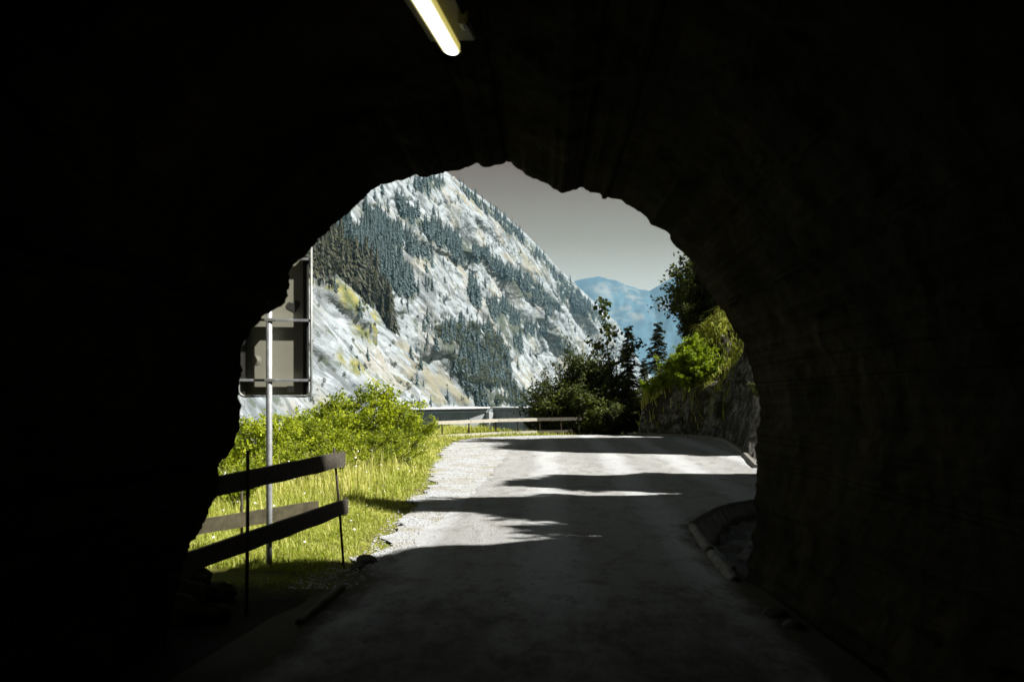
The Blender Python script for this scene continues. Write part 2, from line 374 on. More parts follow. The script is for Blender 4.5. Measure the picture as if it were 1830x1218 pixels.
    t.bump(t.noise(p, 9, 5, 0.6), 0.15, 1.0); M['water'] = t.m
    t = NT('lake_water'); t.base((0.02, 0.05, 0.05), 0.12); M['lake'] = t.m
    # lamp
    M['lamp_body'] = simple('lamp_housing', (0.05, 0.05, 0.042), (0.08, 0.08, 0.065), 10, 0.6)
    for nm, c, e in (('lamp_glow', (1.0, 0.98, 0.90), 2.2), ('lamp_halo', (0.92, 0.78, 0.20), 0.22)):
        t = NT(nm); t.base((0.5, 0.5, 0.45), 0.5); t.b.inputs['Emission Color'].default_value = (*c, 1); t.b.inputs['Emission Strength'].default_value = e; M[nm] = t.m
mats()

# ------------------------------------------------------------------ the tunnel
RING = [(330, 1000), (338, 985), (345, 965), (360, 940), (375, 905), (392, 878), (388, 835), (405, 812), (418, 790), (428, 760), (430, 735), (427, 700),
        (432, 660), (430, 625), (440, 605), (455, 585), (472, 565), (488, 552), (503, 545), (512, 530), (516, 500), (520, 480), (535, 465), (548, 455),
        (556, 442), (575, 425), (590, 410), (593, 400), (610, 388), (628, 375), (645, 358), (665, 340), (680, 330), (700, 325), (725, 318), (742, 313),
        (760, 317), (790, 310), (808, 303), (835, 298), (855, 292), (872, 299), (893, 291), (915, 290), (920, 297), (935, 308), (955, 322), (980, 330),
        (1000, 345), (1015, 343), (1030, 337), (1037, 333), (1050, 342), (1068, 343), (1075, 355), (1090, 353), (1110, 355), (1120, 365), (1145, 380),
        (1160, 393), (1165, 402), (1190, 415), (1200, 430), (1208, 442), (1220, 450), (1230, 462), (1245, 490), (1265, 520), (1290, 555), (1312, 590),
        (1325, 610), (1338, 645), (1350, 690), (1358, 735), (1352, 770), (1350, 800), (1355, 830), (1350, 870), (1348, 900), (1350, 930), (1344, 960),
        (1340, 990), (1334, 1015), (1330, 1040), (1340, 1090)]
def dmouth(px): return 6.3 + (px - 340.0) / 1010.0 * 2.1
def build_tunnel():
    r = np.array(RING, float)
    seg = np.linalg.norm(np.diff(r, axis=0), axis=1); u = np.concatenate([[0], np.cumsum(seg)])
    n = 560; uu = np.linspace(0, u[-1], n)
    px = np.interp(uu, u, r[:, 0]); py = np.interp(uu, u, r[:, 1])
    px = px + 4.5 * fbm(v3(uu / 16.0, 3.1), 3, 5); py = py + 4.0 * fbm(v3(uu / 16.0, 9.7), 3, 6)
    px = px + 2.2 * fbm(v3(uu / 6.0, 13.1), 3, 15, True); py = py + 2.2 * fbm(v3(uu / 6.0, 19.7), 3, 16, True)
    d = dmouth(px)
    mouth = np.stack([(px - 915) / F * d, d, CZ + (700 - py) / F * d], 1)
    # close below the ground
    a, b = mouth[0].copy(), mouth[-1].copy(); a[2] = -0.8; b[2] = -0.8
    mouth = np.vstack([a + [-0.3, 0, 0], mouth, b + [0.1, 0, 0]]); n += 2
    c = np.array([0.0, 0.0, 1.4])
    rings = []
    steps = [-26, -22, -18, -15, -12.5, -10.5, -9] + list(np.linspace(-8, 0, 96)[:-1])
    for k, dy in enumerate(steps):
        f = min(1.0, -dy / 1.2)
        P = mouth.copy()
        rel = P - [-0.1, 0, 1.4]; rel[:, 1] = 0
        P[:, 1] += dy * (P[:, 1] / 8.0) if dy > -8 else dy
        nz = fbm(P * [1.2, 1.3, 1.0] + 0.5 * np.stack([fbm(P * 1.7, 3, 22), fbm(P * 1.7, 3, 23), fbm(P * 1.7, 3, 24)], 1), 5, 21, True) * 0.7 + 0.5 * np.floor(2.5 * fbm(P * [0.8, 0.7, 1.1], 3, 25)) / 2.5; n2 = fbm(P * 0.45, 3, 31)
        sc_ = 1.0 + f * (0.035 + 0.055 * (nz * 0.7 + 0.6) + 0.05 * (n2 + 0.6)) + 0.10 * min(1, max(0, -dy - 1) / 3)
        P[:, 0] += rel[:, 0] * (sc_ - 1) + dy * 0.055
        P[:, 2] += np.maximum(rel[:, 2], -0.2) * (sc_ - 1)
        rings.append(P)
    rings.append(mouth)
    for grow, back in ((0.10, 0.04), (0.28, 0.22), (0.6, 0.6), (1.1, 1.3), (2.2, 2.5), (4.0, 4.5), (6.5, 8.0), (6.5, 34.0)):
        P = mouth.copy(); dr = P - [-0.1, 0, 0.8]; dr[:, 1] = 0; ln = np.linalg.norm(dr, axis=1)[:, None]
        P = P + dr / ln * (grow * 1.4); P[:, 1] -= back
        P += 0.22 * min(grow, 1.0) * np.stack([fbm(P * 1.2, 4, 41), fbm(P * 1.2, 4, 42), fbm(P * 1.2, 4, 43)], 1) * [1, 0.6, 1]
        P[:, 2] = np.maximum(P[:, 2], -1.2)
        rings.append(P)
    V = np.stack(rings); nr = len(rings)
    fc = grid_faces(nr, n)
    V = V.reshape(-1, 3)
    # rear wall far behind the camera
    cap0 = np.arange(n); cc = len(V); V = np.vstack([V, [V[:n].mean(0)]])
    T = np.stack([cap0[:-1], cap0[1:], np.full(n - 1, cc)], 1)
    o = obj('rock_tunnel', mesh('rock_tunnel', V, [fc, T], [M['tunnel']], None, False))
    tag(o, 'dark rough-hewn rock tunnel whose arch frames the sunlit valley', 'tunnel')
build_tunnel()

# ------------------------------------------------------------------ near ground, bank, road
SHADE = np.array([(5, -7), (7, -4.4), (8.2, -3.0), (8.75, -2.43), (8.87, -2.0), (9.2, -1.72), (9.9, -1.25), (10.3, -0.7), (10.7, -0.1), (11.15, 0.7), (11.45, 0.0), (11.75, -0.4), (12.1, 0.7),
                  (12.5, -0.3), (13, -1.2), (13.4, -2.6), (13.9, -2.8), (14.3, -1.7), (14.9, -0.6), (15.3, 1.0), (15.8, 2.7), (16.2, 1.2), (16.6, 0.1),
                  (17.2, -0.4), (17.9, -0.2), (18.5, 0.5), (19.2, 1.6), (19.9, 4.0), (20.5, 7.0), (25.2, 7.0), (25.7, 4.5), (26.2, 1.4), (27, -0.1), (28.3, -0.8),
                  (29.5, -0.5), (31, -0.1), (33, 0.2), (34.2, 0.9), (35.0, 2.5), (36.5, 4.2), (45, 4.2), (90, 4.0)])
FOOT = np.array([(-40, 3.0), (7, 3.0), (9, 3.3), (12, 4.2), (16, 4.7), (20.5, 5.1), (24, 5.6), (27, 6.25), (31, 6.9), (33.5, 6.9), (35.5, 6.0), (37, 4.6), (38.5, 4.9), (42, 7.2), (50, 10.5), (90, 22)])
XL = np.array([(-30, -2.6), (6, -2.2), (8, -1.7), (10, -1.3), (12.4, -1.4), (16.7, -1.4), (22, -1.65), (28, -1.9), (31, -1.85), (33.5, -1.5), (35, -0.9), (36, 0.2), (36.6, 1.6), (37, 4.4)])
def foot(y): return np.interp(y, FOOT[:, 0], FOOT[:, 1])
def hill(x, y):
    yp = y + 0.176 * x
    xf = foot(y); u = x - xf
    yw = yp + 0.10 * vnoise(v3(yp * 3, x * 0.4), 51)
    reach = np.interp(yw, SHADE[:, 0], SHADE[:, 1])
    far = np.clip((yp - 34.7) / 1.0, 0, 1)
    m = 4.0 * (1 - far) + 0.92 * far
    hc = np.maximum((foot(yp - 1.2) - reach) / (1 / 1.19175 - 1 / 4.0), 0)  # unseen crest height shaped so its shadow ends at reach
    hc = hc * (1 - far) + far * np.clip(4.2 + 0.2 * (yp - 36), 3, 9)
    hc = hc + 0.35 * fbm(v3(x * 1.5, y * 1.5), 4, 52) * np.clip(hc, 0, 1)
    step = 1.25 * far * np.clip(u / 0.3, 0, 1)
    h = np.minimum(np.maximum(u, 0) * m + step, hc)
    rocky = np.clip(u / 0.4, 0, 1) * np.clip(h, 0, 1)
    h = h + rocky * (0.28 * fbm(v3(x * 0.9, y * 0.9), 5, 53, True) + 0.15 * fbm(v3(x * 3, y * 3), 3, 54))
    return h + np.maximum(u - 6, 0) * 0.22 * np.clip(h, 0, 1)
PIT = [(2.0, 9.0), (2.03, 10.3), (2.11, 11.9), (2.65, 13.25), (3.0, 13.9), (3.6, 14.6), (4.4, 14.7), (4.2, 9.0), (2.5, 8.2)]
def inside(poly, x, y):
    x = np.asarray(x, float); y = np.asarray(y, float); r = np.zeros(x.shape, bool); q = np.array(poly, float)
    for (x0, y0), (x1, y1) in zip(q, np.roll(q, -1, 0)):
        cnd = (y0 > y) != (y1 > y)
        r ^= cnd & (x < (x1 - x0) * (y - y0) / (y1 - y0 + 1e-12) + x0)
    return r
def verge_break(y): return np.interp(y, [0, 9, 16, 22, 28, 34, 37, 60], [-4.5, -5.5, -6.8, -6.8, -5.0, -3.4, -3.0, -3.0])
def ground_z(x, y):
    x = np.asarray(x, float); y = np.asarray(y, float)
    xl = np.interp(y, XL[:, 0], XL[:, 1])
    e = np.clip(xl - x, 0, 50)
    z = 0.10 * np.clip(e / 1.5, 0, 1) * (0.6 + 0.8 * fbm(v3(x * 0.6, y * 0.6), 3, 61)) - 0.012 * np.clip((0.25 - e) / 0.25, 0, 1)
    b = np.clip(verge_break(y) - x, 0, None); z = z - np.minimum(b * 0.75, 42)
    f = np.clip(y - 36.3, 0, None) * np.clip((6.5 - x) / 3, 0, 1) * np.clip((x + 40) / 30, 0, 1)
    z = z - np.minimum(np.minimum(f, 1.0) * 0.42 + np.clip(f - 6, 0, None) * 0.5, 42)
    z = z + 0.02 * fbm(v3(x * 4, y * 4), 3, 62)
    pit = inside(PIT, x, y)
    z = np.where(pit, -0.55 + 0.06 * fbm(v3(x * 5, y * 5), 3, 63), z)
    return np.where(x > foot(y) - 0.0, np.maximum(z + 0 * hill(x, y), z) + hill(x, y), z)
def build_ground():
    xs = np.unique(np.concatenate([np.linspace(-70, -9, 50), np.linspace(-9, -1, 60), np.linspace(-1, 2, 16), np.linspace(2, 11, 110), np.linspace(11, 70, 60)]))
    ys = np.unique(np.concatenate([np.linspace(-45, 5, 30), np.linspace(5, 15, 100), np.linspace(15, 40, 170), np.linspace(40, 90, 60)]))
    X, Y = np.meshgrid(xs, ys, indexing='ij'); Z = ground_z(X, Y)
    V = np.stack([X, Y, Z], -1)
    fz = X > foot(Y)
    J = np.stack([fbm(V * 1.3, 5, 71, True), fbm(V * 1.3, 5, 72), 0.5 * fbm(V * 2.0, 3, 73)], -1) * 0.34
    V = V + J * (np.clip((X - foot(Y)) / 0.5, 0, 1) * np.clip(Z, 0, 1))[..., None]
    fc = grid_faces(len(xs), len(ys))
    fx = X.ravel()[fc].mean(1); fy = Y.ravel()[fc].mean(1); fzz = V[..., 2].ravel()[fc].mean(1)
    bank = fx > foot(fy) - 0.05
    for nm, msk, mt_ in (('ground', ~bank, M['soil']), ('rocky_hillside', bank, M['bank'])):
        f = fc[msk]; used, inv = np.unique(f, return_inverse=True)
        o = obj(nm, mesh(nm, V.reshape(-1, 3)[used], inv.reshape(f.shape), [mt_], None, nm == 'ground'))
        tag(o, kind='structure')
    # valley sheet out to the horizon
    V = [(-9000, -9000, -45), (12000, -9000, -45), (12000, 12000, -45), (-9000, 12000, -45)]
    tag(obj('valley_floor', mesh('valley_floor', V, np.array([[0, 1, 2, 3]]), [M['valley']])), kind='structure')
    V = [(-115, 100, -30), (900, 100, -30), (1100, 279, -30), (-140, 279, -30)]
    tag(obj('lake_water', mesh('lake_water', V, np.array([[0, 1, 2, 3]]), [M['lake']])), kind='structure')
build_ground()

def sheet(name, left, right, ys, nx, z, mat, edge_noise=0.0, seed=81):
    ys = np.asarray(ys, float); l = np.interp(ys, left[:, 0], left[:, 1]); r = np.interp(ys, right[:, 0], right[:, 1])
    l = l + edge_noise * fbm(v3(ys * 2.2, 0.5), 4, seed); t = np.linspace(0, 1, nx)
    X = l[:, None] * (1 - t) + r[:, None] * t; Y = np.repeat(ys[:, None], nx, 1)
    gz = np.clip(ground_z(X, Y), -0.5, 0.2)
    zz = z + 0 * X
    V = np.stack([X, Y, zz], -1)
    tunnel_shade = np.clip((9.6 - Y) / 4.0, 0, 1) * 0.62  # shade painted into the tunnel floor, deepening inward
    dirt_and_shade = tunnel_shade + np.clip((11.0 - Y) / 3.0, 0, 1) * np.clip(1 - (X - X[:, :1]) / 0.55, 0, 1) + np.clip((14.0 - Y) / 3, 0, 1) * np.clip(1 - (X[:, -1:] - X) / 0.35, 0, 1)
    o = obj(name, mesh(name, V, grid_faces(len(ys), nx), [mat], {'edge': dirt_and_shade}, True)); return tag(o, kind='structure')
ROAD_L = np.array([(-30, -2.3), (6, -1.85), (8, -1.5), (10, -1.12), (12.4, -0.9), (16.7, -0.5), (24.7, -0.12), (29, 0.15), (33, 0.8), (35.5, 2.0), (36.5, 3.4)])
ROAD_R = np.array([(-30, 2.6), (8.2, 2.0), (9.0, 1.98), (10.3, 2.03), (11.9, 2.11), (13.25, 2.65), (13.9, 3.0), (14.6, 3.6), (14.9, 4.4), (16, 4.7), (20.5, 5.2), (24, 5.7), (27, 6.3), (31, 6.95), (33.5, 6.95), (35.5, 6.1), (36.5, 5.1)])
GRAV_R = np.column_stack([ROAD_L[:, 0], ROAD_L[:, 1] + 0.8])
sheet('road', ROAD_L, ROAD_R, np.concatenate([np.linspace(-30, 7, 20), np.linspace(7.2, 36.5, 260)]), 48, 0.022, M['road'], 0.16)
GRAV_L = np.vstack([[(7, -0.3), (8.2, -0.9), (9.0, -1.45)], XL[XL[:, 0] >= 10]])
sheet('gravel_shoulder', GRAV_L, np.column_stack([XL[:, 0], np.interp(XL[:, 0], GRAV_R[:, 0], GRAV_R[:, 1])]) , np.linspace(8.2, 36.9, 220), 12, 0.014, M['gravel'], 0.35, 83)

# ------------------------------------------------------------------ the big limestone mountain
AX = R(10.0); L0 = 180.0; COT = 0.577
adir = np.array([math.sin(AX), math.cos(AX)]); ndir = np.array([-math.cos(AX), math.sin(AX)])
def flank_sz(px, py):
    """where the sight line through a photograph pixel meets the mean slope of the mountain: distance along the valley and height over the camera"""
    dx = (np.asarray(px, float) - 915) / F; dz = (700 - np.asarray(py, float)) / F
    a = dx * adir[0] + adir[1]; l = dx * ndir[0] + ndir[1]
    q = l / a; zr = dz / a
    s = L0 / np.maximum(q - zr * COT, 1e-3)
    return s, zr * s
SIL = [(560, 150), (640, 215), (720, 262), (800, 308), (850, 345), (890, 375), (915, 396), (935, 413), (960, 438), (1000, 481), (1020, 501), (1040, 519), (1060, 540), (1085, 562), (1100, 580), (1107, 596), (1120, 625), (1150, 664)]
FOREST = {  # outlines of the woods on the mountain
 'near': [(545, 440), (575, 425), (600, 440), (640, 475), (690, 520), (706, 600), (692, 592), (668, 545), (610, 500), (545, 486)],
 'upper': [(585, 408), (622, 386), (665, 420), (700, 448), (722, 478), (742, 530), (700, 520), (640, 475), (600, 440)],
 'second': [(640, 378), (663, 388), (699, 408), (735, 423), (760, 442), (775, 462), (757, 463), (699, 437), (668, 413), (645, 390)],
 'main': [(695, 358), (724, 366), (752, 385), (790, 408), (835, 428), (865, 447), (897, 472), (938, 490), (965, 508), (1002, 548), (985, 555), (946, 535), (930, 533), (913, 514), (897, 494), (859, 463), (839, 479), (815, 462), (790, 445), (757, 423), (729, 400), (715, 378)],
 'ridge': [(805, 318), (850, 350), (890, 382), (915, 402), (945, 428), (985, 472), (1020, 506), (1060, 546), (1095, 584), (1082, 588), (1040, 560), (1010, 530), (1000, 502), (975, 480), (940, 440), (905, 410), (860, 372), (830, 345)],
 'high': [(740, 322), (790, 318), (800, 330), (770, 340), (762, 352), (745, 340)],
 'lower': [(870, 545), (889, 540), (907, 536), (930, 560), (954, 576), (980, 590), (1014, 614), (1034, 628), (1022, 632), (990, 612), (965, 604), (932, 604), (930, 640), (900, 596), (876, 574)],
 'gully': [(779, 577), (800, 590), (850, 579), (884, 590), (907, 632), (907, 650), (915, 678), (932, 700), (945, 728), (858, 728), (829, 690), (811, 662), (799, 635), (783, 604)],
 'clump': [(833, 520), (845, 505), (858, 530), (857, 548), (840, 542)],
 'patch': [(973, 548), (985, 550), (993, 575), (978, 572)],
 'east': [(990, 500), (1035, 530), (1048, 565), (1030, 560), (1000, 540)],
}
TURF = [[(545, 488), (610, 500), (668, 548), (690, 595), (690, 640), (640, 600), (600, 520), (545, 505)], [(620, 600), (650, 640), (690, 690), (660, 690), (600, 640)]]
DRY = [[(660, 360), (720, 385), (800, 450), (840, 478), (900, 540), (860, 520), (790, 455), (720, 400)], [(695, 436), (760, 466), (800, 480), (770, 480), (700, 450)], [(780, 330), (850, 350), (940, 430), (1000, 500), (960, 490), (880, 400), (800, 345)],
       [(860, 440), (930, 460), (985, 500), (930, 480)], [(690, 620), (730, 600), (790, 660), (850, 722), (760, 722), (710, 680)], [(880, 600), (930, 640), (970, 690), (940, 690)], [(1010, 510), (1050, 540), (1085, 590), (1050, 570)]]
# slab edges: from the top of the edge down to its foot, the rock steps back behind it
EDGES = [([(640, 480), (690, 560), (712, 640), (722, 728)], 17.0), ([(700, 470), (745, 560), (800, 650), (858, 728)], 20.0), ([(600, 500), (640, 580), (690, 690), (700, 728)], 7.0),
         ([(850, 455), (900, 495), (930, 540), (960, 600)], 14.0), ([(790, 430), (850, 520), (905, 600), (945, 700)], 10.0), ([(660, 345), (760, 440), (850, 500)], 8.0)]
MT = {}
def build_mountain():
    ns, nz = 1050, 330
    ss = np.geomspace(170, 5950, ns)
    sil = np.array(SIL, float); s_, z_ = flank_sz(sil[:, 0], sil[:, 1]); o = np.argsort(s_)
    H = np.interp(ss, s_[o], z_[o]); H = np.where(ss < s_[o][0], z_[o][0], H)
    H = H + 3.0 * fbm(v3(ss / 30.0, 0.0), 4, 90)
    v = np.linspace(0, 1, nz); z = (-48 * (1 - v)[None] + H[:, None] * v[None])
    S = np.repeat(ss[:, None], nz, 1)
    fade = np.clip((1 - v) / 0.22, 0, 1)[None]
    q = S + z * 0.9                                   # ribs and gullies run down and along the valley
    k = np.clip(S / 900.0, 0.75, 2.2)
    w = fbm(v3(S / 160, z / 120), 3, 91) * 40
    rel = 24 * k * fbm(v3((q + w) / 230.0, z / 900.0), 3, 92, True) + 9 * k * fbm(v3((q + w) / 66.0, z / 190.0), 4, 93, True) \
        + 3.2 * fbm(v3((S - z * 0.5) / 60.0, (z + S * 0.45) / 16.0), 4, 94, True) + 1.3 * k * fbm(v3((S * 0.30 + z) / 13.0, S / 160), 3, 95)
    wq = 0.8 * S + 0.6 * z + 9 * fbm(v3(S / 90.0, z / 60.0), 3, 141)
    for wl_, dp, sd in ((46.0, 6.5, 142), (21.0, 3.4, 143)):
        rel = rel - dp * k * np.clip(1 - np.abs(vnoise(v3(wq / (wl_ * k), (0.6 * S - 0.8 * z) / (420.0 * k)), sd)) * 3.0, 0, 1) ** 2 * np.clip(0.5 + 1.6 * fbm(v3(S / 130.0, z / 90.0), 3, sd + 5), 0, 1)
    for E, amp in EDGES:
        e = np.array(E, float); es, ez = flank_sz(e[:, 0], e[:, 1]); oo = np.argsort(ez)
        se = np.interp(z, ez[oo], es[oo]) + 4 * fbm(v3(z / 14.0, 0.3), 4, 96)
        wd = (z > ez.min() - 30) * np.clip((ez.max() + 25 - z) / 25, 0, 1)
        dd = (S - se)
        st_ = np.clip(dd / (9.0 * k), 0, 1); rel = rel + 1.1 * wd * amp * (np.where(dd < 0, np.exp(dd / 70.0), np.exp(-dd / 60.0) * -0.9 * st_ + (1 - st_)))
    rel = (rel - rel.mean()) * fade
    lat = L0 + z * COT - rel
    X = S * adir[0] + lat * ndir[0]; Y = S * adir[1] + lat * ndir[1]
    V = np.stack([X, Y, z + CZ], -1)
    V = V + 1.1 * np.clip(S / 700, 0.6, 2)[..., None] * np.stack([fbm(V / 9.0, 3, 97), fbm(V / 9.0, 3, 98), fbm(V / 9.0, 3, 99)], -1)
    # the far side of the ridge falls away
    back = []
    for dl, dz in ((20, -4), (90, -40), (300, -200), (900, -520)):
        L = V[:, -1].copy(); L[:, 0] += dl * ndir[0]; L[:, 1] += dl * ndir[1]; L[:, 2] = np.maximum(L[:, 2] + dz, -48); back.append(L)
    Va = np.concatenate([V, np.stack(back, 1)], 1); nn = nz + 4
    px = 915 + Va[..., 0] / Va[..., 1] * F; py = 700 - (Va[..., 2] - CZ) / Va[..., 1] * F
    def cover(polys):
        m = np.zeros(px.shape)
        for p_ in polys: m = np.maximum(m, inside(p_, px, py).astype(float))
        a = m
        for _ in range(3): a = (a + np.roll(a, 1, 0) + np.roll(a, -1, 0) + np.roll(a, 1, 1) + np.roll(a, -1, 1)) / 5
        return a
    at_ = {'wood': cover(FOREST.values()), 'turf': cover(TURF), 'dry': cover(DRY) * 0.7}
    fc = grid_faces(ns, nn)
    me = mesh('mountain', Va, fc, [M['mountain']], at_, True)
    tag(obj('mountain', me), kind='structure')
    MT['bvh'] = BVHTree.FromPolygons(Va.reshape(-1, 3).tolist(), fc.tolist())
build_mountain()

def build_far():
    for nm, pts, Yr, seed, patches in (('far_mountain', [(700, 620), (900, 560), (1000, 512), (1035, 500), (1048, 497), (1060, 496), (1070, 493), (1085, 498), (1105, 502), (1125, 511), (1145, 517), (1160, 520), (1172, 513), (1185, 505), (1200, 498), (1215, 492), (1260, 474), (1330, 455), (1450, 448), (1700, 470)], 9200, 111,
                                    [(1115, 540, 28, 26), (1075, 545, 10, 14), (1140, 560, 16, 9), (1090, 515, 30, 8), (1078, 570, 8, 10), (1187, 545, 9, 9), (1170, 545, 4, 5), (1172, 570, 4, 9)]),):
        p = np.array(pts, float); n = 320; m = 110
        px = np.linspace(p[0, 0], p[-1, 0], n); py = np.interp(px, p[:, 0], p[:, 1]) + 1.2 * fbm(v3(px / 9, 0), 3, seed)
        H = (700 - py) / F * Yr + CZ + 47; xr = (px - 915) / F * Yr
        t = np.linspace(0, 1, m)
        Z = H[:, None] * (1 - t) ** 1.15; D = 1.35 * H[:, None] * t
        X = np.repeat(xr[:, None], m, 1); gul = fbm(v3((X + D * 0.3) / 330.0, D / 900.0), 5, seed + 1, True)
        Yv = Yr - D - gul * 130 * np.clip(t * 5, 0, 1); Z = Z + gul * 40 * np.clip(t * 6, 0, 1) * (1 - t)
        V = np.stack([X, Yv, Z - 47], -1)
        bk = V[:, :1].copy(); bk[..., 1] += 900; bk[..., 2] = -47
        V = np.concatenate([bk, V], 1)
        PX = 915 + V[..., 0] / V[..., 1] * F; PY = 700 - (V[..., 2] - CZ) / V[..., 1] * F
        rk = np.zeros(PX.shape)
        for cx, cy, rx, ry in patches: rk = np.maximum(rk, np.clip(1.25 - 0.75 * np.sqrt(((PX - cx) / rx) ** 2 + ((PY - cy) / ry) ** 2), 0, 1))
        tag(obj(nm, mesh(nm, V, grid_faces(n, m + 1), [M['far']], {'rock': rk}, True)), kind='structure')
build_far()

# ------------------------------------------------------------------ trees on the mountain
def spruce_low(seed, tiers=9, sides=7, h=1.0, rad=0.175):
    """a small spruce: jagged drooping tiers of boughs round a stem, height 1"""
    g = np.random.default_rng(seed); V, T, A = [], [], []
    for k in range(tiers):
        f = k / (tiers - 1); z = 0.06 + 0.94 * f; r = rad * (1 - f) ** 0.85 + 0.012
        for j in range(sides):
            a = 2 * math.pi * (j + g.random() * 0.7) / sides + k * 1.3; rr = r * g.uniform(0.55, 1.25); dz = rr * g.uniform(0.7, 1.5)
            w = 1.5 / sides * rr + 0.006
            c, s = math.cos(a), math.sin(a); b = len(V)
            zj = g.uniform(-0.03, 0.03); z = min(z + zj, 1.0); V += [(0, 0, z + 0.07), (rr * c - w * s, rr * s + w * c, z - dz), (rr * 1.15 * c, rr * 1.15 * s, z - dz * 1.25), (rr * c + w * s, rr * s - w * c, z - dz)]
            T += [(b, b + 1, b + 2), (b, b + 2, b + 3)]; tn = min(max(g.normal(0.4, 0.22) + 0.15 * f, 0), 1); A += [tn * 0.5, tn, tn, tn]
    b = len(V); w = 0.012
    V += [(w, 0, 0), (-w / 2, w, 0), (-w / 2, -w, 0), (0, 0, 1.03)]; T += [(b, b + 1, b + 3), (b + 1, b + 2, b + 3), (b + 2, b, b + 3)]; A += [0, 0, 0, 0.4]
    return np.array(V, float), np.array(T, int), np.array(A, float)
def round_low(seed, n=260):
    g = np.random.default_rng(seed); V, T, A = [], [], []
    for _ in range(n):
        d = g.normal(size=3); d /= np.linalg.norm(d); rr = g.uniform(0.55, 1.0)
        c = np.array([0, 0, 0.55]) + d * rr * np.array([0.34, 0.34, 0.42]) * (1 + 0.25 * math.sin(5 * d[0] + 3 * d[2]))
        u = g.normal(size=3); u -= d * u.dot(d) * 0.2; u /= np.linalg.norm(u); w = np.cross(d, u)
        e = g.uniform(0.03, 0.065); b = len(V)
        V += [c - u * e, c + w * e * 0.8, c + u * e, c - w * e * 0.8]; T += [(b, b + 1, b + 2), (b, b + 2, b + 3)]; A += [g.random()] * 4
    return np.array(V, float), np.array(T, int), np.array(A, float)
DETAIL = [spruce_low(s, 30, 11) for s in (201, 202, 203, 204)]
COARSE = [spruce_low(s, 15, 6) for s in (211, 212, 213, 214, 215)]
ROUND = [round_low(s) for s in (221, 222, 223)]
NEAR_ME = [mesh('spruce_tree', *(lambda d: (d[0], [d[1]]))(d), [M['spruce_near']], {'var': d[2]}) for d in DETAIL]
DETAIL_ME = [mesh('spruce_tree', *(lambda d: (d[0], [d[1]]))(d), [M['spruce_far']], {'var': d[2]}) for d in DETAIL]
NAMED = {'near': ('tall dark spruce in the nearest stand above the yellowish turf ledge', 'spruces of the nearest stand'),
         'upper': ('spruce in the bluish wood just behind the nearest dark stand', 'spruces behind the nearest stand'),
         'second': ('spruce in the narrow slanting belt between the white scree and the pale cliff', 'spruces of the narrow second belt'),
         'main': ('spruce in the long slanting belt across the middle of the mountain', 'spruces of the long middle belt'),
         'ridge': ('small hazy spruce along the skyline ridge of the mountain', 'spruces along the ridge'),
         'high': ('spruce high on the cliff just under the tunnel arch', 'spruces under the arch'),
         'lower': ('spruce in the lower slanting belt above the shrub-grown gully', 'spruces of the lower belt'),
         'gully': ('spruce in the broad green gully rising behind the dam', 'spruces of the gully behind the dam'),
         'clump': ('spruce in the small dark clump on the pale slab', 'spruces of the slab clump'),
         'patch': ('spruce in the tight dark patch on the pale far slope', 'spruces of the far patch'),
         'east': ('hazy spruce in the broken wood below the ridge skyline', 'spruces below the ridge'),
         'lone': ('lone spruce on the bare pale rock of the mountain', 'lone spruces on bare rock'),
         'foot': ('small spruce on the rocky apron just behind the dam', 'spruces on the rocky apron')}
FOOT_SPOTS = [(772, 640), (764, 612), (752, 655), (745, 690), (770, 722), (800, 715), (825, 712), (750, 722), (758, 600), (735, 640), (772, 585), (744, 660), (757, 690), (790, 640)]
LONE_SPOTS = [(768, 503), (793, 502), (768, 563), (847, 500), (866, 515), (700, 500), (748, 520), (765, 480), (775, 475), (790, 470), (720, 545), (870, 425), (888, 432), (880, 430), (935, 500), (790, 365), (800, 360), (818, 352), (827, 360), (775, 372), (782, 385), (670, 360), (690, 375), (680, 345), (712, 345), (738, 350), (728, 336), (840, 380), (855, 395), (905, 445), (928, 450), (870, 410), (920, 470), (945, 470), (967, 552), (965, 530), (1000, 560), (1015, 575), (1030, 590), (990, 620), (1005, 640), (960, 640), (975, 660), (945, 640), (950, 690), (940, 700), (925, 660), (838, 498), (855, 560), (880, 560), (830, 560), (822, 585), (845, 570), (700, 545), (715, 525), (640, 560), (648, 545), (660, 585), (620, 520), (600, 512), (585, 505), (660, 640), (640, 660)]
def drop(px, py):
    d = Vector(((px - 915) / F, 1.0, (700 - py) / F)).normalized()
    hit = MT['bvh'].ray_cast(Vector((0, 0, CZ)), d)
    return hit[0]
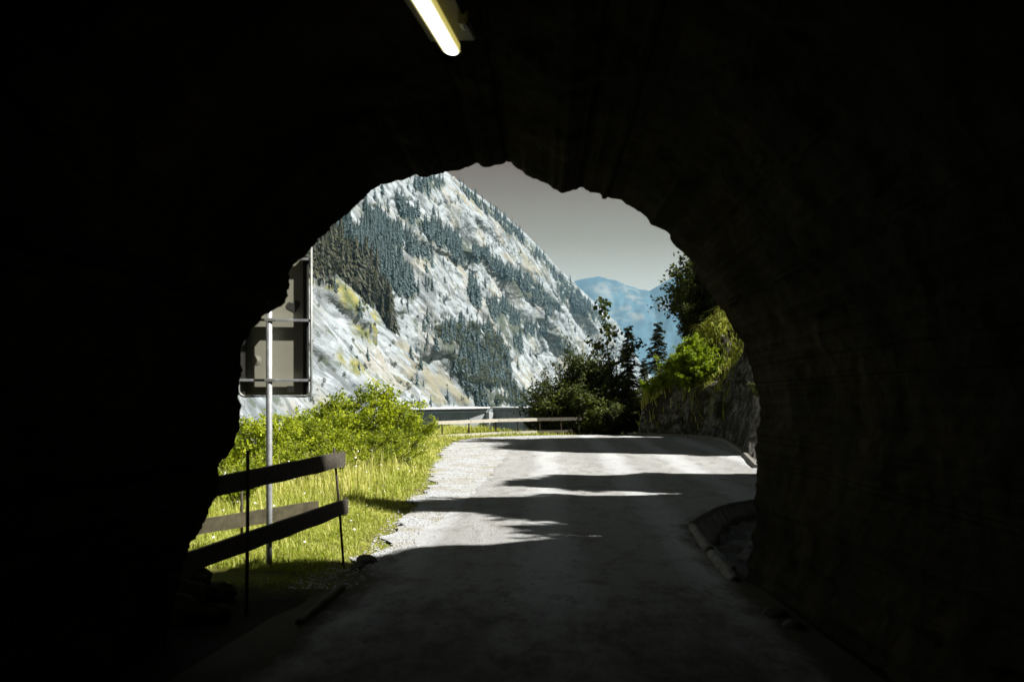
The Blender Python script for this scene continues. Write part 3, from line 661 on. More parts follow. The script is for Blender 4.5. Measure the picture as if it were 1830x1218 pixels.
def plant_mountain():
    trees = []
    dens = {'near': 0.017, 'upper': 0.055, 'second': 0.058, 'main': 0.058, 'ridge': 0.075, 'high': 0.05, 'lower': 0.045, 'gully': 0.05, 'clump': 0.09, 'patch': 0.07, 'east': 0.03}
    for nm, poly in FOREST.items():
        q = np.array(poly, float); lo, hi = q.min(0), q.max(0)
        n = int((hi - lo).prod() * dens[nm]); P = rng.uniform(lo, hi, (n, 2)); W_ = np.stack([fbm(v3(P[:, 0] / 14, P[:, 1] / 14), 3, 131), fbm(v3(P[:, 0] / 14, P[:, 1] / 14), 3, 132)], 1) * 9; P = P[inside(poly, P[:, 0] + W_[:, 0], P[:, 1] + W_[:, 1])]
        for x, y in P:
            if vnoise(v3(x / 22.0, y / 22.0), 5) < -0.38 and nm not in ('near', 'clump'): continue
            trees.append((x, y, nm))
    for x, y in FOOT_SPOTS: trees.append((x, y, 'foot'))
    for x, y in LONE_SPOTS: trees.append((x + rng.normal() * 2, y + rng.normal() * 2, 'lone'))
    for _ in range(70): trees.append((rng.uniform(700, 1090), rng.uniform(330, 640), 'lone'))
    pts = []
    for x, y, nm in trees:
        h = drop(x, y)
        if h is None or h.y > 5600: continue
        Hh = rng.uniform(6, 16.5) * (1 + 0.35 * min(1.0, h.y / 3500))
        if nm == 'near': Hh *= 1.75
        if nm in ('lone', 'foot'): Hh *= rng.uniform(0.4, 0.8)
        pts.append((Hh / h.y, h, Hh, nm))
    pts.sort(key=lambda t: -t[0])
    def keep(t): return t[3] != 'gully' or rng.random() < 0.35
    own = [t for t in pts if keep(t)][:300]; ids = set(id(t) for t in own)
    ROUND_ME = [mesh('crown', d[0], [d[1]], [M['spruce_near']], {'var': d[2]}) for d in ROUND]
    tk = MB(); tk.tube([[0, 0, -0.1], [0, 0, 0.3], [0.02, 0, 0.7]], [0.035, 0.03, 0.012], 6); tk = tk.mesh('trunk', M['bark'])
    for k, (_, h, Hh, nm) in enumerate(own):
        if nm == 'near' and k % 3 == 1:
            o = obj('broadleaf_tree', None, None, (h.x, h.y, h.z - 0.6), (0, 0, rng.uniform(0, 6.3)), (Hh * 0.62, Hh * 0.62, Hh * 0.72)); obj('crown', ROUND_ME[k % 3], o); obj('trunk', tk, o)
            tag(o, 'rounded olive broadleaf tree among the spruces of the nearest stand', 'tree', 'broadleaf trees of the nearest stand'); continue
        o = obj('spruce_tree', (NEAR_ME if nm == 'near' else DETAIL_ME)[k % 4], None, (h.x, h.y, h.z - 0.6), (rng.normal() * 0.02, rng.normal() * 0.02, rng.uniform(0, 6.3)), (Hh * rng.uniform(0.8, 1.2),) * 2 + (Hh,))
        tag(o, NAMED[nm][0], 'spruce tree', NAMED[nm][1])
    VV, TT, AA, n = [], [], [], 0; VR, TR, AR, nr_ = [], [], [], 0
    for t in pts:
        if id(t) in ids: continue
        _, h, Hh, nm = t
        rd = nm == 'gully' and rng.random() < 0.55
        v, f, a = (ROUND if rd else COARSE)[rng.integers(3 if rd else 5)]
        an = rng.uniform(0, 6.3); c, s = math.cos(an), math.sin(an); w = Hh * rng.uniform(0.85, 1.25) * (0.75 if rd else 1); hh = Hh * (0.6 if rd else 1)
        q = np.stack([(v[:, 0] * c - v[:, 1] * s) * w + h.x, (v[:, 0] * s + v[:, 1] * c) * w + h.y, v[:, 2] * hh + h.z - 0.6], 1)
        if rd: VR.append(q); TR.append(f + nr_); AR.append(a); nr_ += len(q)
        else: VV.append(q); TT.append(f + n); AA.append(np.clip(a * 0.8 + rng.uniform(-0.1, 0.25), 0, 1)); n += len(q)
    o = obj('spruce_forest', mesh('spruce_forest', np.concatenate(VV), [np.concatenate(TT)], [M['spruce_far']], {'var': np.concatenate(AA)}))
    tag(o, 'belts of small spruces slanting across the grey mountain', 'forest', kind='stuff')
    # low broadleaf scrub in the gully and on ledges
    for _ in range(900):
        x, y = rng.uniform(556, 1000), rng.uniform(400, 726)
        g = inside(FOREST['gully'], np.array([x]), np.array([y]))[0]
        if not g and (rng.random() < 0.45 or vnoise(v3(x / 26.0, y / 26.0), 151) < 0.12): continue
        h = drop(x, y)
        if h is None or h.y > 3000: continue
        v, f, a = ROUND[rng.integers(3)]; w = rng.uniform(1.2, 6.0) * (1.5 if g else 0.85)
        VR.append(v * w + [h.x, h.y, h.z - 0.2 * w]); TR.append(f + nr_); AR.append(a); nr_ += len(v)
    o = obj('mountain_scrub', mesh('mountain_scrub', np.concatenate(VR), [np.concatenate(TR)], [M['beech']], {'var': np.concatenate(AR)}))
    tag(o, 'green broadleaf scrub filling the gully and dotting the rock ledges', 'scrub', kind='stuff')
plant_mountain()

# ------------------------------------------------------------------ the dam
def build_dam():
    d = thing('concrete_dam', 'long grey concrete dam with pale crest and one pale pier', 'dam', (-20, 270, -30))
    off = np.array([-20, 270, -30.0])
    A = at(640, 729, 262) ; Bp = at(873, 731, 286); Cp = at(1040, 734, 268)
    zc = -2.9
    def wall(name, p, q, z0, z1, th, mat, inset=0.0):
        p = np.array([p[0], p[1], 0.0]); q = np.array([q[0], q[1], 0.0]); ax = q - p; Lg = np.linalg.norm(ax)
        Mx = basis(ax); c = (p + q) / 2; c[2] = (z0 + z1) / 2
        mb = MB(); mb.box(c - off + Mx[:, 1] * inset, (Lg, th, z1 - z0), Mx, 0.05); return obj(name, mb.mesh(name, mat), d)
    wall('wall', A, Bp, -46, zc - 1.25, 6, M['concrete'], 3.0)
    wall('wall', Bp + [0.8, -0.3, 0], Cp, -46, zc - 1.0, 6, M['concrete'], 3.2)
    wall('ledge', A, Bp, zc - 1.25, zc - 0.95, 6.6, M['concrete_pale'], 2.95)
    wall('parapet', A, Bp + [0.3, 0, 0], zc - 0.95, zc - 0.25, 0.6, M['concrete'], 0.9)
    wall('parapet', Bp + [0.8, -0.3, 0], Cp, zc - 1.0, zc - 0.25, 0.6, M['concrete'], 0.9)
    wall('crest', A + [12.5, 1.3, 0], Bp + [0.4, 0, 0], zc - 0.25, zc + 0.22, 7.0, M['concrete_pale'], 3.0)
    wall('crest', Bp + [0.5, -0.2, 0], Cp, zc - 0.25, zc + 0.2, 7.0, M['concrete_pale'], 3.1)
    p = Bp.copy(); mb = MB(); mb.box(np.array([p[0] + 0.3, p[1] - 1.4, (zc - 1.3 - 46) / 2]) - off, (1.3, 2.6, 46 + zc - 1.3), basis((0.93, 0.37, 0))); obj('pier', mb.mesh('pier', M['concrete_pale']), d)
build_dam()

# ------------------------------------------------------------------ plants near the road
def leaf_quads(C, D, size, g, droop=0.2, flat=0.6, wid=0.55):
    """rhombus leaves at points C heading along D"""
    n = len(C); up = np.array([0, 0, 1.0]); N = g.normal(size=(n, 3)) * (1 - flat) + up * flat
    D = D / (np.linalg.norm(D, axis=1)[:, None] + 1e-9); D[:, 2] -= droop; D /= np.linalg.norm(D, axis=1)[:, None]
    W = np.cross(D, N); W /= np.linalg.norm(W, axis=1)[:, None] + 1e-9; s = size * g.uniform(0.6, 1.3, n)[:, None]
    nn = np.cross(W, D)
    V = np.stack([C, C + D * s * 0.5 + W * s * wid * 0.5 + nn * s * 0.08, C + D * s, C + D * s * 0.5 - W * s * wid * 0.5 + nn * s * 0.08], 1).reshape(-1, 3)
    i = np.arange(n) * 4
    return V, np.stack([i, i + 1, i + 2, i + 3], 1)
def bush_meshes(seed, h=1.8, r=1.0, nst=14, ntw=9, nlf=34, leaf=0.075, mat=None, lean=0.35, vlo=0.0, vhi=1.0):
    """stems that fork into leafy twigs; returns crown mesh and stem mesh"""
    g = np.random.default_rng(seed); st = MB(); V, Q, A, n = [], [], [], 0
    for k in range(nst):
        a = g.uniform(0, 6.28); out = r * math.sqrt(g.random()); hh = h * g.uniform(0.55, 1.0) * (1 - 0.35 * (out / r) ** 2)
        tip = np.array([math.cos(a) * out, math.sin(a) * out, hh]); base = np.array([math.cos(a), math.sin(a), 0]) * out * 0.18
        t = np.linspace(0, 1, 6)[:, None]; P = base * (1 - t) + tip * t; P[:, :2] += (t * (1 - t)) * g.normal(size=2) * 0.25 * r; P[:, 2] += (t * (1 - t))[:, 0] * 0.3 * h
        st.tube(P, np.linspace(0.018, 0.005, 6) * h / 1.8, 5, True, 0.3)
        for j in range(ntw):
            f = g.uniform(0.25, 1.0); b = P[0] + 0; i = min(int(f * 5), 4); b = P[i] + (P[i + 1] - P[i]) * (f * 5 - i)
            d = g.normal(size=3); d[2] = abs(d[2]) * 0.5 + 0.15; d[:2] += tip[:2] / (r + 1e-6) * 0.6; d /= np.linalg.norm(d); ln = h * g.uniform(0.10, 0.24)
            st.tube(np.stack([b, b + d * ln * 0.55 + [0, 0, 0.02], b + d * ln]), [0.006, 0.004, 0.002], 4, False, 0.3)
            u = g.random(nlf) ** 0.7; C = b + d * (u[:, None] * ln) + g.normal(size=(nlf, 3)) * 0.03 * h
            D = d * 0.5 + g.normal(size=(nlf, 3)) * 0.8
            v, q = leaf_quads(C, D, leaf, g); V.append(v); Q.append(q + n); n += len(v)
            tone = np.clip(g.normal(0.45, 0.22) + g.normal(size=nlf) * 0.18, 0, 1) * (vhi - vlo) + vlo; A.append(np.repeat(tone, 4))
    return mesh('crown', np.concatenate(V), [np.concatenate(Q)], [mat], {'var': np.concatenate(A)}), st.mesh('stem', M['bark'])
def plant(name, label, cat, meshes, loc, rz, scale, group=None, wood='stem'):
    t = thing(name, label, cat, loc, rz, group, (scale,) * 3 if not hasattr(scale, '__len__') else scale)
    obj('crown', meshes[0], t); obj(wood, meshes[1], t); return t
def gz(x, y): return float(ground_z(np.array([x]), np.array([y]))[0])

B1 = bush_meshes(301, 1.9, 1.05, 18, 10, 40, 0.085, M['leaf'])
B2 = bush_meshes(302, 1.5, 1.1, 18, 10, 36, 0.075, M['leaf'])
B3 = bush_meshes(303, 1.2, 1.2, 18, 9, 32, 0.065, M['leaf'], vhi=0.8)
def verge_bushes():
    # (px, distance, top row, mesh, label)
    L = [(672, 23.5, 668, B1, 'large round leafy bush beside the dam, tallest of the verge bushes'),
         (612, 23.0, 684, B1, 'tall leafy bush next to the tallest one, nearer the sign'),
         (725, 27.5, 722, B3, 'low bush at the end of the bush row where the pale far fence starts'),
         (575, 21.0, 712, B2, 'bright green bush just past the sign frame corner'),
         (530, 20.0, 722, B2, 'bush filling the gap under the sign beside its post'),
         (490, 19.0, 730, B2, 'bush right behind the lower part of the sign post'),
         (452, 18.0, 716, B2, 'bush under the sign between its post and the dark tunnel edge'),
         (640, 19.5, 745, B3, 'low spreading bush in front of the tallest bush'),
         (560, 17.0, 765, B3, 'low bush right above the upper fence board'),
         (425, 15.5, 770, B3, 'bush pressed against the dark tunnel edge above the fence'),
         (400, 13.5, 800, B3, 'small bush in the bulge of the tunnel edge over the upper board'),
         (700, 21.5, 752, B3, 'low bush leaning over the tall grass near the gravel')]
    for k, (px, Y, top, mm, lab) in enumerate(L):
        x = (px - 915) / F * Y; z0 = gz(x, Y); z1 = CZ + (700 - top) / F * Y
        hm = {id(B1): 1.95, id(B2): 1.55, id(B3): 1.25}[id(mm)]
        s = (z1 - z0) / hm
        plant('verge_bush', lab, 'bush', mm, (x, Y, z0 - 0.05), k * 1.7, (max(s, 0.75), max(s, 0.75), s), 'bushes on the verge')
verge_bushes()

def grass_blades(pts, hgt, width, g, lean=0.35, tone=None, bend=0.35):
    """tapering two-piece blades"""
    n = len(pts); a = g.uniform(0, 6.28, n); d = np.stack([np.cos(a), np.sin(a), 0 * a], 1); s = np.stack([-np.sin(a), np.cos(a), 0 * a], 1)
    h = hgt * g.uniform(0.5, 1.25, n); w = width * g.uniform(0.6, 1.3, n); l = np.abs(g.normal(0, lean, n)) * h
    m = pts + np.stack([0 * h, 0 * h, h * 0.6], 1) + d * (l * 0.35)[:, None]; t = pts + np.stack([0 * h, 0 * h, h * (1 - bend * np.minimum(l / (h + 1e-6), 1))], 1) + d * l[:, None]
    V = np.stack([pts - s * w[:, None] / 2, pts + s * w[:, None] / 2, m + s * w[:, None] * 0.35, m - s * w[:, None] * 0.35, t], 1).reshape(-1, 3)
    i = np.arange(n) * 5; Q = np.stack([i, i + 1, i + 2, i + 3], 1); T = np.stack([i + 3, i + 2, i + 4], 1)
    tn = np.clip(g.normal(0.42, 0.2, n), 0, 1) if tone is None else tone
    return V, Q, T, np.repeat(tn, 5)
def build_grass():
    g = np.random.default_rng(401); parts = []
    def area(n, ylo, yhi, h, w, emin, emax, lean=0.35, tn=0.0, patch=0.0, power=1.0):
        y = ylo + (yhi - ylo) * g.random(n) ** power; xl = np.interp(y, XL[:, 0], XL[:, 1]) + 0.30 * fbm(v3(y * 1.3, 0.5), 4, 83)
        e = emin + (emax - emin) * g.random(n); x = xl - e
        k = (x > verge_break(y) - 0.8)
        if patch: k &= fbm(v3(x * 1.6, y * 1.6), 3, 402) > patch
        x, y, e = x[k], y[k], e[k]; z = ground_z(x, y)
        P = np.stack([x, y, z - 0.01], 1); hh = h * np.clip(0.35 + e / 1.3, 0.3, 1.3) * (1 + 0.5 * fbm(v3(x * 0.9, y * 0.9), 3, 403))
        tone = np.clip(0.38 + tn + 0.30 * fbm(v3(x * 0.7, y * 0.7), 4, 404) + 0.35 * np.clip(0.5 - e, 0, 0.5) + g.normal(0, 0.20, len(x)), 0, 1)
        parts.append(grass_blades(P, hh, w, g, lean, tone))
    area(34000, 8.75, 14, 0.085, 0.010, -0.05, 3.4, 0.9)
    area(9000, 8.8, 14, 0.15, 0.009, 0.3, 3.4, 0.8, -0.05, -0.1)
    area(34000, 12, 24, 0.13, 0.016, -0.05, 5.0, 0.9)
    area(22000, 22, 37.5, 0.18, 0.026, 0.0, 4.5, 0.7)
    area(1800, 9, 16, 0.36, 0.006, 0.8, 3.5, 0.6, 0.25, 0.15)
    area(5000, 14, 28, 0.42, 0.012, 0.8, 5, 0.45, 0.3, 0.0)
    area(2200, 8.0, 9.2, 0.09, 0.010, 0.0, 2.6, 0.9, -0.25, 0.15)
    area(5000, 9.0, 15, 0.24, 0.010, 0.15, 3.4, 0.7, 0.05, 0.22)
    area(4200, 14, 34, 0.34, 0.016, 0.2, 4.5, 0.6, 0.25, 0.15)
    # strip beyond the far edge of the road
    n = 9000; x = g.uniform(-2.5, 4.3, n); y = np.interp(x, [-2.5, 0, 4.3], [35.6, 36.6, 37.3]) + g.random(n) * 1.3; P = np.stack([x, y, ground_z(x, y) - 0.01], 1)
    parts.append(grass_blades(P, np.full(n, 0.34), 0.03, g, 0.35, np.clip(g.normal(0.45, 0.2, n), 0, 1)))
    V, Q, T, A, o = [], [], [], [], 0
    for v, q, t, a in parts: V.append(v); Q.append(q + o); T.append(t + o); A.append(a); o += len(v)
    ob = obj('verge_grass', mesh('verge_grass', np.concatenate(V), [np.concatenate(Q), np.concatenate(T)], [M['grass']], {'var': np.concatenate(A)}))
    tag(ob, 'bright yellow-green grass along the left edge of the road', 'grass', kind='stuff')
    # white flower heads
    n = 170; y = 8.8 + 18 * g.random(n) ** 1.4; x = np.interp(y, XL[:, 0], XL[:, 1]) - 0.3 - 3.6 * g.random(n); z = ground_z(x, y) + g.uniform(0.12, 0.5, n)
    V, T, o = [], [], 0
    for p in np.stack([x, y, z], 1):
        r = g.uniform(0.007, 0.018); an = np.arange(7) * 2 * np.pi / 7; nrm = g.normal(size=3) * 0.5 + [0, -0.5, 0.8]; Bs = basis(np.cross(nrm, [1, 0.2, 0]), nrm)
        ring = p + (np.cos(an)[:, None] * Bs[:, 0] + np.sin(an)[:, None] * Bs[:, 1]) * r * g.uniform(0.7, 1.1, 7)[:, None]
        V.append(np.vstack([p + Bs[:, 2] * r * 0.4, ring])); T += [(o, o + 1 + k, o + 1 + (k + 1) % 7) for k in range(7)]; o += 8
    tag(obj('meadow_flowers', mesh('meadow_flowers', np.concatenate(V), [np.array(T)], [M['petal']])), 'small white flower heads scattered through the verge grass', 'flowers', kind='stuff')
    # loose gravel
    n = 2600; y = 8 + 28 * g.random(n) ** 1.5; l = np.interp(y, XL[:, 0], XL[:, 1]); r = np.interp(y, ROAD_L[:, 0], ROAD_L[:, 1]); x = l - 0.15 + (r - l + 0.35) * g.random(n)
    V, T, o = [], [], 0; octa = np.array([(1, 0, 0), (-1, 0, 0), (0, 1, 0), (0, -1, 0), (0, 0, 1), (0, 0, -1)], float); of = np.array([(0, 2, 4), (2, 1, 4), (1, 3, 4), (3, 0, 4), (2, 0, 5), (1, 2, 5), (3, 1, 5), (0, 3, 5)])
    for xx, yy in zip(x, y):
        s = g.uniform(0.004, 0.012) * (1 + yy / 40); V.append(octa * s * g.uniform(0.6, 1.3, (6, 3)) * [1, 1, 0.6] + [xx, yy, 0.018 + s * 0.3]); T.append(of + o); o += 6
    tag(obj('loose_gravel', mesh('loose_gravel', np.concatenate(V), [np.concatenate(T)], [M['pale_stone']])), 'pale loose gravel scattered on the road shoulder', 'gravel', kind='stuff')
build_grass()

# ------------------------------------------------------------------ trees at the bend and on the bank
def conifer(seed, h=5.0, rad=1.0, whorls=24, per=7, mat=None, bare=0.1, droop=0.25, tw=9):
    g = np.random.default_rng(seed); tr = MB(); V, Q, A, n = [], [], [], 0
    tz = np.linspace(0, h, 8); P = np.stack([0.03 * h * 0.3 * np.sin(tz), 0 * tz, tz], 1); tr.tube(P, np.linspace(0.016 * h, 0.002 * h, 8), 7, True, 0.3)
    for k in range(whorls):
        f = bare + (1 - bare) * (k + g.uniform(-0.4, 0.4)) / whorls; f = min(max(f, 0.02), 0.99); z = f * h; r = rad * (1 - f) ** 0.8 * g.uniform(0.75, 1.15) + 0.03 * h * (1 - f)
        for j in range(per):
            a = 6.283 * (j + g.random()) / per; L = r * g.uniform(0.55, 1.15); d = np.array([math.cos(a), math.sin(a), 0])
            z = h * (bare + (1 - bare) * min(max((k + g.uniform(-0.5, 0.5)) / whorls, 0), 0.99)); t = np.linspace(0, 1, 5)[:, None]; Bp = np.array([0, 0, z + g.normal() * 0.02 * h]) + d * L * t; Bp[:, 2] += (-droop * g.uniform(0.2, 2.2) * L * t ** 1.6 + 0.25 * L * np.maximum(t - 0.7, 0))[:, 0]
            tr.tube(Bp, np.linspace(0.004 * h, 0.0008 * h, 5), 4, False, 0.2)
            u = g.random(tw * 6); C = Bp[0] + (Bp[-1] - Bp[0]) * u[:, None]; C[:, 2] = np.interp(u, t[:, 0], Bp[:, 2]); sd = np.where(g.random(len(u)) < 0.5, 1, -1)[:, None]
            D = d * 0.8 + np.array([-d[1], d[0], 0]) * sd * g.uniform(0.4, 1.0, (len(u), 1)) + g.normal(size=(len(u), 3)) * 0.25; D[:, 2] -= g.uniform(0.0, 0.6, len(u))
            v, q = leaf_quads(C, D, 0.05 * h ** 0.75 * (0.5 + L / (r + 0.01)) * 0.62, g, 0.1, 0.2, 0.24); V.append(v); Q.append(q + n); n += len(v)
            A.append(np.repeat(np.clip(g.normal(0.4, 0.2, len(u)) + 0.3 * (u - 0.5), 0, 1), 4))
    return mesh('crown', np.concatenate(V), [np.concatenate(Q)], [mat], {'var': np.concatenate(A)}), tr.mesh('trunk', M['bark'])
def sapling(seed, h=5.2, mat=None):
    """thin young maple: a bending stem, a few long side shoots, leaf whorls towards their ends"""
    g = np.random.default_rng(seed); tr = MB(); V, Q, A, n = [], [], [], 0
    def shoot(P, r0, lf, leaf, dens):
        nonlocal n
        tr.tube(P, np.linspace(r0, r0 * 0.3, len(P)), 5, True, 0.4)
        u = 1 - g.random(lf) ** dens * 0.75; k = (u * (len(P) - 1)); i = np.minimum(k.astype(int), len(P) - 2); C = P[i] + (P[i + 1] - P[i]) * (k - i)[:, None]
        C = C + g.normal(size=(lf, 3)) * 0.10; v, q = leaf_quads(C, g.normal(size=(lf, 3)), leaf, g, 0.35, 0.55, 0.8); V.append(v); Q.append(q + n); n += len(v); A.append(np.repeat(np.clip(g.normal(0.5, 0.25, lf), 0, 1), 4))
    t = np.linspace(0, 1, 9); stem = np.stack([-0.55 * (1 - t) * 0 - 0.45 * t ** 2 + 0.25 * t, 0.1 * np.sin(3 * t), h * t], 1); shoot(stem, 0.035, 170, 0.19, 1.6)
    for f, dx, dy, up, lf in ((0.50, 1.25, 0.2, 1.15, 130), (0.42, -0.95, -0.2, 0.9, 100), (0.62, -0.75, 0.1, 0.55, 75), (0.35, 0.7, -0.5, 0.7, 60), (0.3, -0.6, 0.5, 0.8, 60), (0.72, 0.35, 0.1, 0.5, 50), (0.2, 0.9, 0.3, 0.5, 60)):
        b = np.array([np.interp(f, t, stem[:, 0]), np.interp(f, t, stem[:, 1]), f * h]); u = np.linspace(0, 1, 6)[:, None]
        P = b + np.array([dx, dy, 0]) * u + np.array([0, 0, up]) * (u * (1.6 - 0.6 * u)); shoot(P, 0.018, lf, 0.16, 1.0)
    return mesh('crown', np.concatenate(V), [np.concatenate(Q)], [mat], {'var': np.concatenate(A)}), tr.mesh('trunk', M['bark'])
def bend_trees():
    C1 = conifer(501, 5.0, 1.15, 26, 7, M['spruce'])
    C2 = conifer(502, 5.0, 1.0, 34, 5, M['spruce'], 0.15, 0.30, 8)
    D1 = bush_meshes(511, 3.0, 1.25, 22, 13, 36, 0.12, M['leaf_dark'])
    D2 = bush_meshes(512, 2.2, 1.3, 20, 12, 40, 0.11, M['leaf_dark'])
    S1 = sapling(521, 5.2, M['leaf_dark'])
    def put(name, lab, cat, mm, px, Y, top, hm, rz=0.0, wide=1.0, wood='trunk', group=None):
        x = (px - 915) / F * Y; z0 = gz(x, Y) - 0.1; s = (CZ + (700 - top) / F * Y - z0) / hm
        return plant(name, lab, cat, mm, (x, Y, z0), rz, (s * wide, s * wide, s), group, wood)
    put('spreading_bush', 'dark spreading bush behind the pale fence, closest to the dam end', 'bush', D1, 1004, 39.5, 648, 3.1, 0.4, 1.1, 'stem')
    put('spreading_bush', 'low dark bush directly behind the fence, below the maple sapling', 'bush', D2, 1050, 38.8, 680, 2.3, 1.9, 1.2, 'stem')
    put('spreading_bush', 'dark bush filling the gap between the maple sapling and the rocky bank', 'bush', D2, 1112, 40.0, 690, 2.3, 3.0, 1.2, 'stem')
    put('spreading_bush', 'small dark bush at the outer end of the fence by the dam', 'bush', D2, 977, 40.0, 705, 2.3, 4.2, 0.8, 'stem')
    put('young_tree', 'dark leafy young tree behind the spreading bush, crown level with the far cliffs', 'tree', D1, 1044, 41.0, 592, 3.1, 2.2, 0.62)
    put('young_tree', 'airy leafy young tree right beside the bare stem of the maple sapling', 'tree', D1, 1070, 40.5, 618, 3.1, 5.4, 0.55)
    put('young_tree', 'dark leafy young tree filling in behind the maple sapling stem', 'tree', D1, 1094, 41.5, 638, 3.1, 4.4, 0.62)
    put('maple_sapling', 'thin maple sapling with long bare stem and leaf whorls, tallest at the bend', 'tree', S1, 1088, 39.0, 538, 5.2)
    put('spruce_tree', 'sparse spruce just behind the maple sapling', 'spruce tree', C2, 1123, 42.0, 579, 5.1, 0.5, 1.2)
    put('spruce_tree', 'slender dark spruce against the blue mountain, next to the rocky bank', 'spruce tree', C1, 1176, 45.0, 572, 5.1, 1.2, 1.15)
    put('spruce_tree', 'short dark spruce between the two slender ones', 'spruce tree', C1, 1150, 44.0, 640, 5.1, 2.2, 1.1)
    # dark trees up on the bank
    def bank(lab, mm, x, y, h, hm, rz, wide=1.0, nm='hill_spruce', cat='spruce tree'):
        z = gz(x, y) - 0.2; s = h / hm; plant(nm, lab, cat, mm, (x, y, z), rz, (s * wide, s * wide, s), None, 'trunk')
    bank('big dark tree crowning the rocky bank beside the tunnel edge', D1, 7.9, 39.5, 4.6, 3.1, 0.3, 0.95, 'hill_tree', 'tree')
    bank('dark leafy tree directly behind the bright bank shrubs, its left side against the blue mountain', D1, 7.0, 38.6, 3.3, 3.1, 2.3, 0.62, 'hill_tree', 'tree')
    bank('dark spruce standing behind the bright shrub on the bank', C1, 8.8, 41.5, 6.0, 5.1, 2.1)
    bank('tall spruce on the hillside above the bend, behind the tunnel rock', C1, 10.5, 38.5, 7.5, 5.1, 1.0, 1.3)
    bank('tall spruce higher up the hillside above the bend', C1, 13.0, 37.2, 8.0, 5.1, 4.0, 1.3)
    bank('leafy tree on the hillside over the shaded stretch of road', D1, 9.0, 30.8, 4.0, 3.1, 5.0, 1.0, 'hill_tree', 'tree')
    # sunlit shrub and draping growth on the bank
    E1 = bush_meshes(531, 1.5, 0.8, 14, 10, 34, 0.11, M['leaf_bright'])
    E2 = bush_meshes(532, 0.7, 0.7, 14, 8, 26, 0.08, M['leaf_bright'])
    spots = [((1212, 36.2, 585), E1, 1.55, 'bright lime-green shrub with upright shoots on top of the bank'), ((1252, 35.8, 545), E1, 1.55, 'topmost bright shrub on the bank, touching the tunnel edge'),
             ((1190, 36.4, 628), E2, 0.75, 'low bright growth halfway down the bank slope'), ((1230, 35.6, 600), E2, 0.75, 'bright growth just below the lime-green shrub'), ((1168, 36.8, 668), E2, 0.75, 'bright growth at the lowest tip of the bank slope'), ((1272, 35.4, 560), E2, 0.75, 'bright growth squeezed between the topmost shrub and the tunnel edge'), ((1208, 36.0, 640), E2, 0.75, 'bright growth in the middle of the bank slope, over the dark rock'), ((1248, 35.7, 585), E2, 0.75, 'bright growth under the topmost shrub on the bank'), ((1262, 35.2, 600), E2, 0.75, 'bright growth over the dim rock face next to the tunnel edge'), ((1182, 36.6, 690), E2, 0.75, 'bright growth hanging low over the bank foot')]
    for k, ((px, Y, top), mm, hm, lab) in enumerate(spots):
        x = (px - 915) / F * Y; z = gz(x, Y); s = max((CZ + (700 - top) / F * Y - z) / hm, 0.6)
        plant('bank_shrub', lab, 'shrub', mm, (x, Y, z - 0.05), k * 2.1, min(s, 0.95), 'shrubs on the rocky bank')
    # draping grass of the bank
    g = np.random.default_rng(541); n = 26000; y = g.uniform(33.2, 38.2, n); u = g.random(n) * 3.6 - 0.1; x = foot(y) + u
    k = (ground_z(x, y) > np.maximum(0.9, 0.9 + (x - 4.8) * 0.95)) & (fbm(v3(x * 0.9, y * 0.9), 3, 542) > -0.4) & (y + 0.176 * x > 34.8) | ((ground_z(x, y) > 0.25) & (g.random(n) < 0.10)); x, y = x[k], y[k]; P = np.stack([x, y, ground_z(x, y) - 0.02], 1)
    V, Q, T, A = grass_blades(P, np.full(len(x), 0.42), 0.03, g, 0.9, np.clip(g.normal(0.35, 0.18, len(x)), 0, 1), 0.8)
    tag(obj('bank_grass', mesh('bank_grass', V, [Q, T], [M['grass']], {'var': A})), 'long bright grass draping over the rocky bank', 'grass', kind='stuff')
bend_trees()
def crest_shrubs():
    D = bush_meshes(551, 1.6, 1.0, 14, 9, 26, 0.12, M['leaf_dark']); g = np.random.default_rng(552); root = None  # unseen bushes added along the crest to dapple the road shade
    for yp in np.concatenate([np.arange(10.7, 19.6, 0.62), np.arange(25.7, 33.6, 1.0)]):
        yc = yp - 0.176 * 6; xs = np.linspace(foot(yc), foot(yc) + 5, 200); ys = yp - 0.176 * xs; hh = hill(xs, ys); k = int(np.argmax(hh / 1.19175 - xs))
        sc_ = g.uniform(0.4, 0.62); lab = 'unseen leafy bush put on the hillside crest to dapple the road with shade'; loc = (xs[k] + 0.25, ys[k], hh[k] - 0.72 * sc_ * 1.6); rz = g.uniform(0, 6)
        if root is None: root = plant('unseen_hillside_bush', lab, 'bush', D, loc, rz, sc_, 'unseen bushes added along the hillside crest')
        else: dup(root, loc, rz, sc_, lab, 'unseen bushes added along the hillside crest')
crest_shrubs()

